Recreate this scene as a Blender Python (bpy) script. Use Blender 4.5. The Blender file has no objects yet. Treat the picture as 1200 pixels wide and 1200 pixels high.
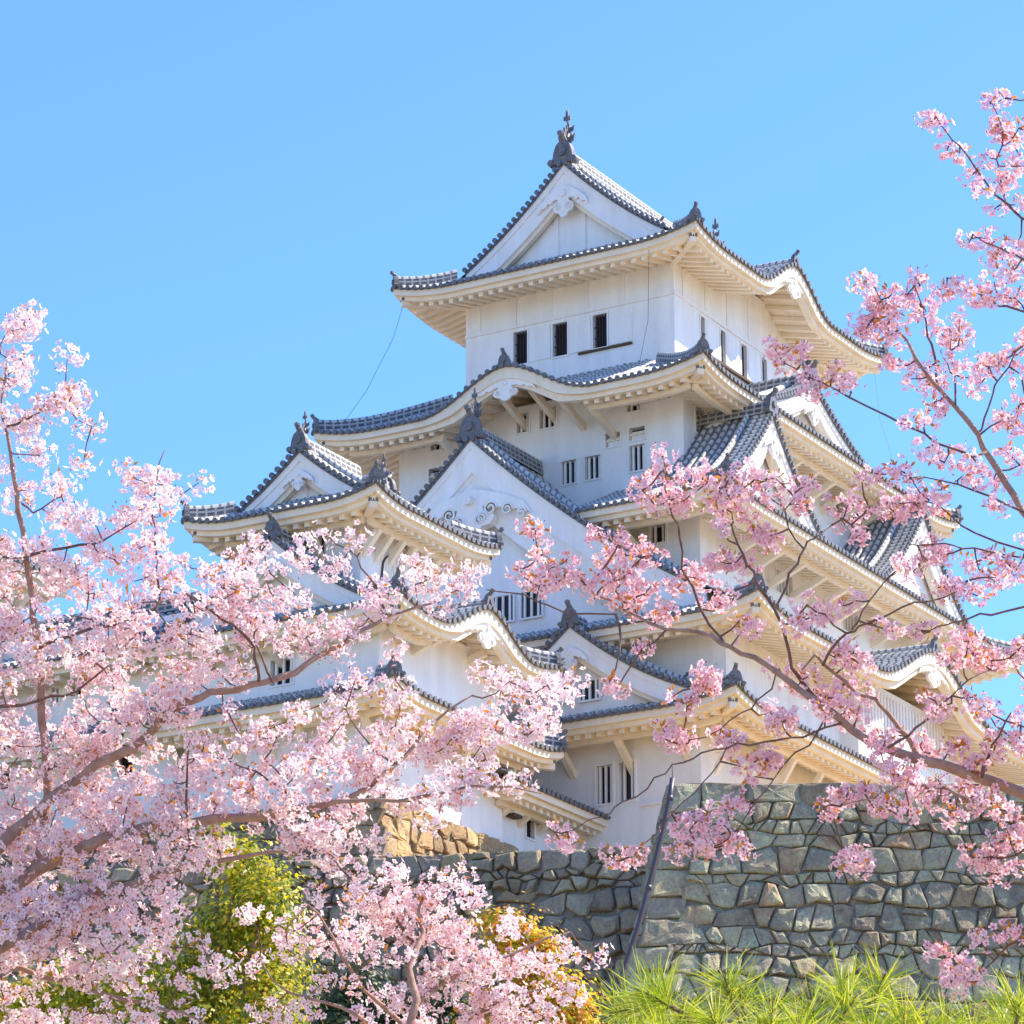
import bpy, math, random
from mathutils import Vector
R = math.radians
sc = bpy.context.scene
COL = sc.collection

# ------------------------------------------------------------------ camera, sky, sun, exposure
PITCH, PHI, CX, CY, EYE = 0.3252, 0.53386, 5.736, 150.0, 1.6
cam_data = bpy.data.cameras.new('camera')
cam = bpy.data.objects.new('camera', cam_data); COL.objects.link(cam)
cam.location = (0, 0, EYE)
cam.rotation_euler = (math.pi / 2 + PITCH, 0, 0)
cam_data.sensor_width = 36; cam_data.lens = 36 * 4400 / 1200
cam_data.clip_start = 0.1; cam_data.clip_end = 6000
sc.camera = cam

SUN_EL = R(47)
SUN_H = Vector((0.96, 0.22, 0)).normalized()      # horizontal direction towards the sun
world = bpy.data.worlds.new('World'); sc.world = world; world.use_nodes = True
wn = world.node_tree.nodes; wl = world.node_tree.links
bg = wn['Background']
sky = wn.new('ShaderNodeTexSky'); sky.sky_type = 'NISHITA'; sky.sun_disc = False
sky.sun_elevation = SUN_EL
sky.sun_rotation = math.atan2(SUN_H.x, SUN_H.y)
sky.air_density = 1.0; sky.dust_density = 0.6; sky.ozone_density = 1.6; sky.altitude = 0
tint = wn.new('ShaderNodeMix'); tint.data_type = 'RGBA'; tint.blend_type = 'MULTIPLY'; tint.inputs[0].default_value = 1.0
tint.inputs[7].default_value = (0.42, 0.655, 1.0, 1)                # clean, deep spring sky
wl.new(sky.outputs[0], tint.inputs[6]); wl.new(tint.outputs[2], bg.inputs[0]); bg.inputs[1].default_value = 0.15
sd = bpy.data.lights.new('sun', 'SUN'); sd.energy = 4.4; sd.angle = R(0.53); sd.color = (1.0, 0.89, 0.72)
sun = bpy.data.objects.new('sun', sd); COL.objects.link(sun)
to_sun = Vector((SUN_H.x * math.cos(SUN_EL), SUN_H.y * math.cos(SUN_EL), math.sin(SUN_EL)))
sun.rotation_euler = to_sun.to_track_quat('Z', 'Y').to_euler()
sc.view_settings.view_transform = 'Standard'; sc.view_settings.look = 'None'
sc.view_settings.exposure = 1.27; sc.view_settings.gamma = 1.0
sc.view_settings.use_curve_mapping = False
sc.render.film_transparent = False
sc.cycles.max_bounces = 10; sc.cycles.diffuse_bounces = 6; sc.cycles.transmission_bounces = 4
sc.cycles.use_adaptive_sampling = True; sc.cycles.adaptive_threshold = 0.02
try:
    sc.cycles.use_denoising = True
except Exception:
    pass

# ------------------------------------------------------------------ materials
def mat(name, col, rough=0.85, spec=0.3):
    m = bpy.data.materials.new(name); m.use_nodes = True
    b = m.node_tree.nodes['Principled BSDF']
    b.inputs['Base Color'].default_value = (*col, 1); b.inputs['Roughness'].default_value = rough
    b.inputs['Specular IOR Level'].default_value = spec
    return m
def nd(m, t, **kw):
    n = m.node_tree.nodes.new(t)
    for k, v in kw.items(): setattr(n, k, v)
    return n
def ln(m, a, b): m.node_tree.links.new(a, b)
def bsdf(m): return m.node_tree.nodes['Principled BSDF']
def ramp(m, fac, stops):
    r = nd(m, 'ShaderNodeValToRGB'); e = r.color_ramp.elements
    while len(e) < len(stops): e.new(0.5)
    for k, (p, c) in enumerate(stops): e[k].position = p; e[k].color = (*c, 1)
    ln(m, fac, r.inputs[0]); return r.outputs[0]
def noise(m, scale, detail=4, vec=None, rough=0.55):
    n = nd(m, 'ShaderNodeTexNoise'); n.inputs['Scale'].default_value = scale
    n.inputs['Detail'].default_value = detail; n.inputs['Roughness'].default_value = rough
    if vec is None:
        vec = nd(m, 'ShaderNodeTexCoord').outputs['Object']
    ln(m, vec, n.inputs['Vector']); return n.outputs['Fac']
def mix(m, fac, a, b, typ='MIX'):
    x = nd(m, 'ShaderNodeMix', data_type='RGBA', blend_type=typ)
    if isinstance(fac, float): x.inputs[0].default_value = fac
    else: ln(m, fac, x.inputs[0])
    for k, v in ((6, a), (7, b)):
        if isinstance(v, tuple): x.inputs[k].default_value = (*v, 1)
        else: ln(m, v, x.inputs[k])
    return x.outputs[2]
def bump(m, h, strength, dist):
    b = nd(m, 'ShaderNodeBump'); b.inputs['Strength'].default_value = strength; b.inputs['Distance'].default_value = dist
    ln(m, h, b.inputs['Height']); ln(m, b.outputs[0], bsdf(m).inputs['Normal'])

def plaster(name, c0, c1):
    m = mat(name, c0, 0.9, 0.2)
    tc = nd(m, 'ShaderNodeTexCoord').outputs['Object']
    mp = nd(m, 'ShaderNodeMapping'); mp.inputs['Scale'].default_value = (1, 1, 0.28); ln(m, tc, mp.inputs[0])
    n1 = noise(m, 1.6, 5, mp.outputs[0], 0.65); n2 = noise(m, 14, 3, tc)
    c = ramp(m, n1, [(0.30, c1), (0.62, c0)])
    c = mix(m, 0.10, c, ramp(m, n2, [(0.3, (0.4, 0.4, 0.4)), (0.7, (1, 1, 1))]), 'MULTIPLY')
    mp2 = nd(m, 'ShaderNodeMapping'); mp2.inputs['Scale'].default_value = (2.6, 2.6, 0.10); ln(m, tc, mp2.inputs[0])
    c = mix(m, 0.28, c, ramp(m, noise(m, 0.8, 6, mp2.outputs[0], 0.7), [(0.32, (0.80, 0.79, 0.78)), (0.56, (1, 1, 1))]), 'MULTIPLY')
    ln(m, c, bsdf(m).inputs['Base Color']); bump(m, n2, 0.15, 0.02)
    return m
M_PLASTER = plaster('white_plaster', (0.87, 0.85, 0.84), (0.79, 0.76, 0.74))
M_EAVE = plaster('eave_plaster_warm_bounce', (0.86, 0.76, 0.63), (0.79, 0.68, 0.53))  # cream tint paints warm light bounced off roofs and walls into the plaster
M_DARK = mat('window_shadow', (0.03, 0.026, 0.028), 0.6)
M_LATTICE = mat('dark_timber_lattice', (0.030, 0.018, 0.022), 0.7)
M_TIMBER = mat('weathered_timber', (0.10, 0.065, 0.045), 0.8)
M_CABLE = mat('cable', (0.16, 0.30, 0.40), 0.6)

def tile_mats():
    m = mat('roof_tile_rows', (0.25, 0.26, 0.28), 0.62, 0.35)
    uv = nd(m, 'ShaderNodeUVMap').outputs[0]
    sp = nd(m, 'ShaderNodeSeparateXYZ'); ln(m, uv, sp.inputs[0])
    fr = nd(m, 'ShaderNodeMath', operation='FRACT'); ln(m, sp.outputs[1], fr.inputs[0])
    band = ramp(m, fr.outputs[0], [(0.0, (1, 1, 1)), (0.60, (1, 1, 1)), (0.68, (0, 0, 0)), (0.94, (0, 0, 0)), (1.0, (1, 1, 1))])
    n1 = noise(m, 5, 5); n2 = noise(m, 0.7, 4)
    dark = ramp(m, n1, [(0.3, (0.12, 0.122, 0.13)), (0.7, (0.26, 0.26, 0.27))])
    light = ramp(m, n1, [(0.3, (0.45, 0.44, 0.43)), (0.65, (0.66, 0.64, 0.61))])
    c = mix(m, band, dark, light)
    c = mix(m, 0.5, c, ramp(m, n2, [(0.3, (0.55, 0.55, 0.57)), (0.65, (1, 1, 1))]), 'MULTIPLY')
    ln(m, c, bsdf(m).inputs['Base Color'])
    p = mat('roof_tile_pan', (0.08, 0.085, 0.095), 0.7, 0.3)
    nn = noise(p, 6, 4); ln(p, ramp(p, nn, [(0.3, (0.09, 0.092, 0.10)), (0.7, (0.22, 0.22, 0.225))]), bsdf(p).inputs['Base Color'])
    d = mat('roof_tile_dark', (0.075, 0.078, 0.09), 0.5, 0.4)
    nn = noise(d, 9, 4); ln(d, ramp(d, nn, [(0.3, (0.08, 0.08, 0.09)), (0.7, (0.18, 0.175, 0.18))]), bsdf(d).inputs['Base Color'])
    r = mat('ridge_tile_stack', (0.2, 0.2, 0.2), 0.65, 0.3)
    uv = nd(r, 'ShaderNodeUVMap').outputs[0]
    bt = nd(r, 'ShaderNodeTexBrick'); ln(r, uv, bt.inputs['Vector'])
    bt.inputs['Color1'].default_value = (0.07, 0.072, 0.085, 1); bt.inputs['Color2'].default_value = (0.13, 0.13, 0.145, 1)
    bt.offset = 0.0; bt.inputs['Mortar'].default_value = (0.34, 0.33, 0.32, 1); bt.inputs['Scale'].default_value = 1.0
    bt.inputs['Mortar Size'].default_value = 0.04; bt.inputs['Brick Width'].default_value = 0.34; bt.inputs['Row Height'].default_value = 0.21
    ln(r, bt.outputs[0], bsdf(r).inputs['Base Color'])
    return m, p, d, r
M_ROW, M_PAN, M_TDARK, M_RIDGE = tile_mats()

# ------------------------------------------------------------------ mesh builder
class MB:
    def __init__(s): s.v = []; s.f = []; s.m = []; s.uv = []; s.mats = []
    def mi(s, m):
        if m not in s.mats: s.mats.append(m)
        return s.mats.index(m)
    def face(s, idx, m, uv=None):
        s.f.append(idx); s.m.append(s.mi(m)); s.uv.append(uv or [(0, 0)] * len(idx))
    def add(s, pts):
        k = len(s.v); s.v.extend(pts); return k
    def poly(s, pts, m, uv=None):
        k = s.add(pts); s.face(list(range(k, k + len(pts))), m, uv)
    def box8(s, p, m, uv=None):           # p: 4 bottom + 4 top
        k = s.add(p)
        for q in ((3, 2, 1, 0), (4, 5, 6, 7), (0, 1, 5, 4), (1, 2, 6, 5), (2, 3, 7, 6), (3, 0, 4, 7)):
            s.face([k + i for i in q], m, uv)
    def box(s, a, b, m):
        (x0, y0, z0), (x1, y1, z1) = a, b
        s.box8([(x0, y0, z0), (x1, y0, z0), (x1, y1, z0), (x0, y1, z0), (x0, y0, z1), (x1, y0, z1), (x1, y1, z1), (x0, y1, z1)], m)
    def beam(s, p, q, w, h, m, up=(0, 0, 1)):
        p, q, up = Vector(p), Vector(q), Vector(up); d = (q - p).normalized()
        x = d.cross(up); x = x.normalized() if x.length > 1e-6 else Vector((1, 0, 0)); y = x.cross(d)
        x *= w / 2; y *= h / 2
        s.box8([tuple(c) for c in (p - x - y, p + x - y, q + x - y, q - x - y, p - x + y, p + x + y, q + x + y, q - x + y)], m)
    def grid(s, rows, m, uvs=None, close=False):
        n = len(rows[0]); k = s.add([p for r in rows for p in r])
        for i in range(len(rows) - 1):
            for j in range(n if close else n - 1):
                j2 = (j + 1) % n
                uv = None
                if uvs: uv = [uvs[i][j], uvs[i][j2], uvs[i + 1][j2], uvs[i + 1][j]]
                s.face([k + i * n + j, k + i * n + j2, k + (i + 1) * n + j2, k + (i + 1) * n + j], m, uv)
        return k
    def tube(s, pts, rad, m, n=6, cap=True):
        pts = [Vector(p) for p in pts]
        if not hasattr(rad, '__len__'): rad = [rad] * len(pts)
        rows = []; x = None
        for i, p in enumerate(pts):
            d = (pts[min(i + 1, len(pts) - 1)] - pts[max(i - 1, 0)])
            d = d.normalized() if d.length > 1e-9 else Vector((0, 0, 1))
            if x is None:
                x = d.orthogonal().normalized()
            else:
                x = (x - d * x.dot(d)); x = x.normalized() if x.length > 1e-6 else d.orthogonal().normalized()
            y = d.cross(x)
            rows.append([tuple(p + rad[i] * (math.cos(2 * math.pi * j / n) * x + math.sin(2 * math.pi * j / n) * y)) for j in range(n)])
        k = s.grid(rows, m, None, True)
        if cap:
            s.face([k + j for j in range(n)][::-1], m); e = k + (len(rows) - 1) * n
            s.face([e + j for j in range(n)], m)
    def extrude(s, outline, P, d0, d1, m):    # outline of (u,v) -> P(u,d,v)
        n = len(outline); k = s.add([P(u, d0, v) for u, v in outline] + [P(u, d1, v) for u, v in outline])
        s.face(list(range(k, k + n)), m); s.face(list(range(k + n, k + 2 * n))[::-1], m)
        for i in range(n):
            j = (i + 1) % n; s.face([k + i, k + j, k + n + j, k + n + i], m)
    def build(s, name, parent=None, smooth=False):
        me = bpy.data.meshes.new(name); me.from_pydata([tuple(p) for p in s.v], [], s.f)
        for m in s.mats: me.materials.append(m)
        me.polygons.foreach_set('material_index', s.m)
        ul = me.uv_layers.new(name='UVMap')
        ul.data.foreach_set('uv', [c for fu in s.uv for p in fu for c in p])
        if smooth:
            me.polygons.foreach_set('use_smooth', [True] * len(s.f))
        me.update()
        o = bpy.data.objects.new(name, me); COL.objects.link(o)
        if parent is not None: o.parent = parent
        return o
def thing(name, label, cat, loc=(0, 0, 0), rz=0, group=None):
    o = bpy.data.objects.new(name, None); COL.objects.link(o); o.location = loc; o.rotation_euler = (0, 0, rz)
    o.empty_display_size = 1.0
    o['label'] = label; o['category'] = cat
    if group: o['group'] = group
    return o
def tag(o, label, cat, group=None):
    o['label'] = label; o['category'] = cat
    if group: o['group'] = group
    return o
def structure(o): o['kind'] = 'structure'; return o
NV = Vector((-math.cos(PHI), math.sin(PHI), 0)); EV = Vector((math.sin(PHI), math.cos(PHI), 0))
def CW(n, e, z): return Vector((CX, CY, z + EYE)) + n * NV + e * EV         # castle coordinates -> world
CASTLE_RZ = math.pi / 2 - PHI
def RAYPT(u, v, dist):                                                      # world point seen at a reference direction, at a distance along +Y
    X = (u - 600) / 4400; V = (600 - v) / 4400
    c, s = math.cos(PITCH), math.sin(PITCH)
    d = Vector((X, c - V * s, s + V * c)); d *= dist / d.y
    return d + Vector((0, 0, EYE))

# ------------------------------------------------------------------ castle roof builders (local x = east, y = north)
class Face:
    def __init__(s, side, a, b):
        s.side, s.a, s.b = side, a, b; s.L = a if side in 'WE' else b
    def P(s, t, d, z):
        return {'W': (-s.b + d, t, z), 'E': (s.b - d, t, z), 'S': (t, -s.a + d, z), 'N': (t, s.a - d, z)}[s.side]
PITCHW = 0.33
class Tier:
    def __init__(s, root, a, b, ze, s0, s1, DW, DS, U=0.45, Lu=3.2, bumps=None, skips=None, iri=None, fade=4.0):
        s.root, s.a, s.b, s.ze, s.s0, s.s1, s.DW, s.DS, s.U, s.Lu = root, a, b, ze, s0, s1, DW, DS, U, Lu
        s.bumps = bumps or {}; s.skips = skips or {}; s.iri = iri; s.fade = fade
    def h(s, d): return s.ze + s.s0 * d + s.s1 * d * d
    def g(s, c): return s.U * max(0, 1 - c / s.Lu) ** 2.2
    def B(s, side, t):
        r = 0.0
        for (c, w, H) in s.bumps.get(side, ()):
            x = abs(t - c) / w
            if x < 1: r = max(r, H * (0.5 * (1 + math.cos(math.pi * x ** 0.92))) ** 1.05)
        return r
    def z(s, F, t, d):
        c = F.L - abs(t)
        zz = s.h(d) + s.g(c) * max(0, 1 - d / s.fade)
        bb = s.B(F.side, t)
        if bb > 0.02: zz = max(zz, s.ze + bb + 0.03 * d)
        return zz
    def soffit(s, F, t, d):
        c = F.L - abs(t)
        return s.ze - 0.50 + 0.24 * max(0, d - 0.4) + s.g(c) + s.B(F.side, t)
    def dend(s, F, t):
        c = F.L - abs(t)
        if F.side in 'WE': return min(c, s.DW)
        if s.iri and c >= s.b - s.iri['eg']:
            return s.a if abs(t) >= s.iri.get('inner', 0) else s.DS
        return min(c, s.DS)
    def skip(s, F, t):
        return any(lo < t < hi for lo, hi in s.skips.get(F.side, ()))
    def build(s, struts=None, rafters=True, cut=None, strutlen=1.5):
        roof = MB(); eave = MB(); s.raf = eave
        sides = [x for x in 'WSEN' if not (cut and x in cut)]
        for side in sides:
            F = Face(side, s.a, s.b); L = F.L
            n = int(round(2 * L / PITCHW)); p = 2 * L / n
            ts = [-L + p * (i + 0.5) for i in range(n)]
            # pans
            edge = [-L + p * i for i in range(n + 1)]
            for i in range(n):
                t0, t1 = edge[i], edge[i + 1]; tm = ts[i]
                if s.skip(F, tm): continue
                de = min(s.dend(F, t0 + 1e-4), s.dend(F, t1 - 1e-4)) if s.dend(F, tm) < min(s.DW, s.DS) - 0.2 else s.dend(F, tm)
                de = max(de, 0.02)
                k = max(1, int(de / 0.5)); rows = []
                for j in range(k + 1):
                    d = de * j / k
                    rows.append([F.P(t0, d, s.z(F, t0, d)), F.P(t1, d, s.z(F, t1, d))])
                roof.grid(rows, M_PAN)
            # round tile rows with end discs
            r = 0.092
            for tm in ts:
                if s.skip(F, tm): continue
                de = s.dend(F, tm)
                k = max(1, int(de / 0.42)); rows = []; uvs = []
                slope = (s.z(F, tm + .1, 0.1) - s.z(F, tm - .1, 0.1)) / 0.2
                q = math.atan(slope); cq, sq = math.cos(q), math.sin(q)
                off = random.random()
                for j in range(k + 1):
                    d = -0.06 + (de + 0.06) * j / k
                    zz = s.z(F, tm, max(d, 0))
                    row = []
                    for (uu, vv) in ((-r, 0), (-.72 * r, .72 * r), (0, r), (.72 * r, .72 * r), (r, 0)):
                        row.append(F.P(tm + uu * cq - vv * sq, d, zz + vv * cq + uu * sq))
                    rows.append(row); uvs.append([(x * 0.2, d / 0.31 + off) for x in range(5)])
                roof.grid(rows, M_ROW, uvs)
                zz = s.z(F, tm, 0) - 0.005; R0 = 0.108
                disc = [(R0 * math.cos(i * math.pi / 4 + .39), R0 * math.sin(i * math.pi / 4 + .39)) for i in range(8)]
                roof.extrude([(tm + x, zz + y) for x, y in disc], F.P, -0.10, 0.0, M_TDARK)
            # dark lip of the pan tiles
            for i in range(n):
                if s.skip(F, ts[i]): continue
                t0, t1 = edge[i], edge[i + 1]
                sub = 3; pts = []
                for j in range(sub + 1):
                    t = t0 + (t1 - t0) * j / sub; zz = s.z(F, t, 0)
                    dip = 0.07 * math.sin(math.pi * ((t - t0) / (t1 - t0) + 0.5)) if 0 else 0.05
                    pts.append((t, zz, dip))
                eave_rows = [[F.P(t, -0.04, zz + 0.01) for t, zz, dp in pts], [F.P(t, -0.04, zz - 0.07 - dp * (1 - abs(2 * ((t - t0) / (t1 - t0)) - 1)) * 0) for t, zz, dp in pts], [F.P(t, 0.08, zz - 0.07) for t, zz, dp in pts]]
                roof.grid(eave_rows, M_TDARK)
            # white plaster eave, swept
            m = max(8, int(2 * L / 0.3)); S = [-L + 2 * L * i / m for i in range(m + 1)]
            segs = []; cur = []
            for t in S:
                if s.skip(F, t):
                    if len(cur) > 1: segs.append(cur)
                    cur = []
                else: cur.append(t)
            if len(cur) > 1: segs.append(cur)
            D = s.DW if side in 'WE' else s.DS
            for seg in segs:
                rows = []
                for t in seg:
                    bb = s.B(side, t); ex = 0.22 * min(1, bb / 0.5)
                    E = s.ze + s.g(L - abs(t)) + bb
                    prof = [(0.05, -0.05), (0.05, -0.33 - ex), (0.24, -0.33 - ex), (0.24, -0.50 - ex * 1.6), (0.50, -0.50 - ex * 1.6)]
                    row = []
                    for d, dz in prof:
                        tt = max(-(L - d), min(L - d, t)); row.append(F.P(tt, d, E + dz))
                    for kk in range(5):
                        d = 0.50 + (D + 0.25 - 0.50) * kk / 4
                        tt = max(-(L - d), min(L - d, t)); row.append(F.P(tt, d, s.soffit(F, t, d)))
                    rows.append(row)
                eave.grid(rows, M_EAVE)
            if rafters:
                m = int(2 * L / 0.47); pr = 2 * L / m
                for i in range(m):
                    t = -L + pr * (i + .5); c = L - abs(t)
                    if s.skip(F, t) or c < 0.75: continue
                    d1 = min(D + 0.1, c - 0.1)
                    if d1 < 0.8: continue
                    w = 0.10; nseg = 2; hh = 0.19
                    z0 = s.soffit(F, t, 0.42) + 0.02; z1 = s.soffit(F, t, d1) + 0.02
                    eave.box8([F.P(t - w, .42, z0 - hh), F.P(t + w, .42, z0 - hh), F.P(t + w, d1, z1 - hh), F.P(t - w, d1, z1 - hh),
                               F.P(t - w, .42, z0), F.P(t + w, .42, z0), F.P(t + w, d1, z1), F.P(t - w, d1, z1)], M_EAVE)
            if struts and side in struts:
                db = 1.05
                segs2 = [x for x in S if abs(x) <= L - db and not s.skip(F, x)]
                for t0, t1 in zip(segs2[:-1], segs2[1:]):
                    if t1 - t0 > 0.6: continue
                    if abs(s.B(side, t0)) > .1: continue
                    za, zb = s.soffit(F, t0, db) - .17, s.soffit(F, t1, db) - .17
                    eave.box8([F.P(t0, db - .11, za - .2), F.P(t1, db - .11, zb - .2), F.P(t1, db + .11, zb - .2), F.P(t0, db + .11, za - .2),
                               F.P(t0, db - .11, za), F.P(t1, db - .11, zb), F.P(t1, db + .11, zb), F.P(t0, db + .11, za)], M_EAVE)
                sp = struts[side]
                Lw = L - D + 0.0
                k = max(2, int(round(2 * Lw / sp)))
                for i in range(k + 1):
                    t = -Lw + 0.14 + (2 * Lw - 0.28) * i / k
                    if s.skip(F, t): continue
                    br = MB(); zt = s.soffit(F, t, db) - 0.30
                    w = 0.11
                    br.box8([F.P(t - w, D + .02, zt - strutlen - .16), F.P(t + w, D + .02, zt - strutlen - .16), F.P(t + w, D + .02, zt - strutlen + .2), F.P(t - w, D + .02, zt - strutlen + .2),
                             F.P(t - w, db - .08, zt - .12), F.P(t + w, db - .08, zt - .12), F.P(t + w, db - .02, zt + .14), F.P(t - w, db - .02, zt + .14)], M_EAVE)
                    br.build('eave_bracket', s.root)
        # hips
        s.roof = roof.build('tile_roof', s.root, False)
        for sx in (-1, 1):
            for sy in (-1, 1):
                if cut and (('W' in cut and sx < 0) or ('E' in cut and sx > 0) or ('N' in cut and sy > 0) or ('S' in cut and sy < 0)): continue
                F = Face('W', s.a, s.b); dm = min(s.DW, s.DS) if not s.iri else s.b - s.iri['eg']
                pts = []
                for j in range(9):
                    d = 0.12 + (dm - 0.12) * j / 8
                    pts.append((sx * (s.b - d), sy * (s.a - d), s.z(F, s.a - d, d)))
                ridge(pts, 0.30, 0.34, s.roof)
                d = 0.12; p = Vector(pts[0]); out = Vector((sx, sy, 0)).normalized()
                onigawara(p + out * 0.10, out, 0.72, s.roof)
                # hip rafter
                q0 = Vector((sx * (s.b - .30), sy * (s.a - .30), s.ze + s.g(0.3) - 0.60)); q1 = Vector((sx * (s.b - dm - .2), sy * (s.a - dm - .2), s.ze - 0.66 + .24 * dm))
                if s.iri: dd = min(s.DW, s.DS); q1 = Vector((sx * (s.b - dd - .1), sy * (s.a - dd - .1), s.ze - 0.66 + .24 * dd))
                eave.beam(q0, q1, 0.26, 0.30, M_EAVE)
                eave.beam(q0 + out * .02 + Vector((0, 0, .14)), q0 - out * .22 + Vector((0, 0, .14)), 0.34, 0.12, M_TDARK)
        # karahafu crest
        for side, bl in s.bumps.items():
            F = Face(side, s.a, s.b)
            for (c, w, H) in bl:
                dm = H / s.s0 * 0.85
                pts = [F.P(c, d, s.ze + s.B(side, c) + 0.03 * d) for d in (0.05, dm * .33, dm * .66, dm)]
                ridge(pts, 0.26, 0.22, s.roof)
                p = Vector(pts[0]); out = (Vector(F.P(c, -1, 0)) - Vector(F.P(c, 0, 0)))
                onigawara(p + out * 0.05, out, 0.72, s.roof)
                pd = MB(); zz = s.ze + s.B(side, c) - 0.62
                pendant(pd, lambda u, d, v: F.P(c + u, 0.12 + d, zz + v), 0.62 if H < 1.2 else 0.8, 1.7)
                pd.build('gable_pendant', s.roof)
        s.eave = eave.build('eave', s.root)
        return s

def ridge(pts, w, h, parent, mb=None):
    """stack of ridge tiles with a round cap along a line"""
    own = mb is None; mb = mb or MB()
    pts = [Vector(p) for p in pts]; rows = []; uvs = []; ll = 0
    caps = []
    for i, p in enumerate(pts):
        d = pts[min(i + 1, len(pts) - 1)] - pts[max(i - 1, 0)]; x = Vector((d.y, -d.x, 0)).normalized()
        if i: ll += (p - pts[i - 1]).length
        up = Vector((0, 0, 1))
        prof = [(-w * .62, -.06), (-w * .5, h * .45), (-w * .42, h), (-w * .3, h + .10), (0, h + .16), (w * .3, h + .10), (w * .42, h), (w * .5, h * .45), (w * .62, -.06)]
        rows.append([tuple(p + x * u + up * v) for u, v in prof])
        uvs.append([(ll, v) for u, v in prof])
    n = 9; k = mb.add([p for r in rows for p in r])
    for i in range(len(rows) - 1):
        for j in range(n - 1):
            side = j in (0, 1, 6, 7)
            mb.face([k + i * n + j, k + i * n + j + 1, k + (i + 1) * n + j + 1, k + (i + 1) * n + j], M_RIDGE if side else M_ROW,
                    [uvs[i][j], uvs[i][j + 1], uvs[i + 1][j + 1], uvs[i + 1][j]] if side else [(0, uvs[i][j][0] / .31), (1, uvs[i][j][0] / .31), (1, uvs[i + 1][j][0] / .31), (0, uvs[i + 1][j][0] / .31)])
    mb.face([k + j for j in range(n)], M_TDARK); e = k + (len(rows) - 1) * n
    mb.face([e + j for j in range(n)][::-1], M_TDARK)
    if own: return mb.build('roof_ridge', parent)

def onigawara(p, out, s, parent):
    """end tile: shouldered plate, swirls, and a raised perch on top"""
    mb = MB(); p = Vector(p); out = Vector(out).normalized(); x = Vector((out.y, -out.x, 0)); up = Vector((0, 0, 1))
    P = lambda u, d, v: tuple(p + x * u * s - out * d * s + up * v * s)
    ol = [(-.46, -.14), (-.50, .02), (-.36, .12), (-.32, .36), (-.24, .56), (-.10, .68), (.10, .68), (.24, .56), (.32, .36), (.36, .12), (.50, .02), (.46, -.14), (.2, -.06), (-.2, -.06)]
    mb.extrude(ol, P, -0.02, .22, M_TDARK)
    disc = [(.15 * math.cos(i * math.pi / 4), .30 + .15 * math.sin(i * math.pi / 4)) for i in range(8)]
    mb.extrude(disc, P, -.10, 0.0, M_TDARK)
    for sg in (-1, 1):
        disc = [(sg * .42 + .11 * math.cos(i * math.pi / 4), -.02 + .11 * math.sin(i * math.pi / 4)) for i in range(8)]
        mb.extrude(disc, P, -.07, .1, M_TDARK)
    mb.tube([P(0, .22, .62), P(0, .06, .72), P(0, -.08, .84)], [.13 * s, .12 * s, .10 * s], M_TDARK, 8)
    mb.tube([P(0, -.08, .80), P(0, -.10, .86), P(0, -.12, .95), P(0, -.13, 1.0)], [.06 * s, .12 * s, .12 * s, .05 * s], M_TDARK, 8)
    return mb.build('ridge_end_tile', parent)

def fish(p, out, s, parent):
    """shachihoko: head down on the ridge, body arching up, tail fins spread"""
    mb = MB(); p = Vector(p); out = Vector(out).normalized(); x = Vector((out.y, -out.x, 0)) * .72; up = Vector((0, 0, 1))
    P = lambda u, d, v: p + x * u * s + out * d * s + up * v * s
    prof = [(-.02, .0, .26, .24), (.06, .22, .30, .30), (.02, .5, .24, .26), (-.12, .8, .19, .22), (-.22, 1.08, .14, .17), (-.22, 1.32, .10, .12), (-.12, 1.52, .06, .09), (0.0, 1.68, .03, .05)]
    rows = []
    for d, v, w, t in prof:
        rows.append([tuple(P(w * math.cos(j * math.pi / 4), d + t * math.sin(j * math.pi / 4) * .8, v + t * math.sin(j * math.pi / 4) * .25)) for j in range(8)])
    k = mb.grid(rows, M_TDARK, None, True); mb.face([k + j for j in range(8)], M_TDARK)
    Q = lambda u, d, v: tuple(P(u, d, v))
    for sg in (-1, 1):
        tail = [(0, 1.40), (sg * .10, 1.56), (sg * .24, 1.56), (sg * .22, 1.78), (sg * .10, 1.70), (sg * .05, 2.12), (0, 1.9)]
        mb.extrude(tail, lambda u, d, v: Q(u, -.06 + d, v), -.04, .04, M_TDARK)
        fin = [(sg * .22, .38), (sg * .50, .52), (sg * .60, .84), (sg * .42, .72), (sg * .36, .92), (sg * .18, .66)]
        mb.extrude(fin, lambda u, d, v: Q(u, d, v), -.04, .04, M_TDARK)
        fin = [(sg * .13, 1.0), (sg * .34, 1.1), (sg * .40, 1.34), (sg * .24, 1.24), (sg * .1, 1.26)]
        mb.extrude(fin, lambda u, d, v: Q(u, -.2 + d, v), -.03, .03, M_TDARK)
    fin = [(.2, .55), (.36, .8), (.2, .86), (.22, 1.1), (.04, 1.05), (.0, 1.3), (-.1, 1.1), (-.05, .8)]
    mb.extrude(fin, lambda u, d, v: Q(d, u, v), -.04, .04, M_TDARK)
    return mb.build('fish_ornament', parent, False)

def spiral(mb, P, cu, cv, r0, turns, sg, rad, m, d=-0.03, ph=0.0):
    pts = []
    for i in range(int(14 * turns) + 1):
        a = i / 14 * 2 * math.pi; r = r0 * (1 - 0.75 * i / (14 * turns))
        pts.append(P(cu + sg * r * math.cos(a + ph), d, cv + r * math.sin(a + ph)))
    mb.tube(pts, rad, m, 5)

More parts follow.
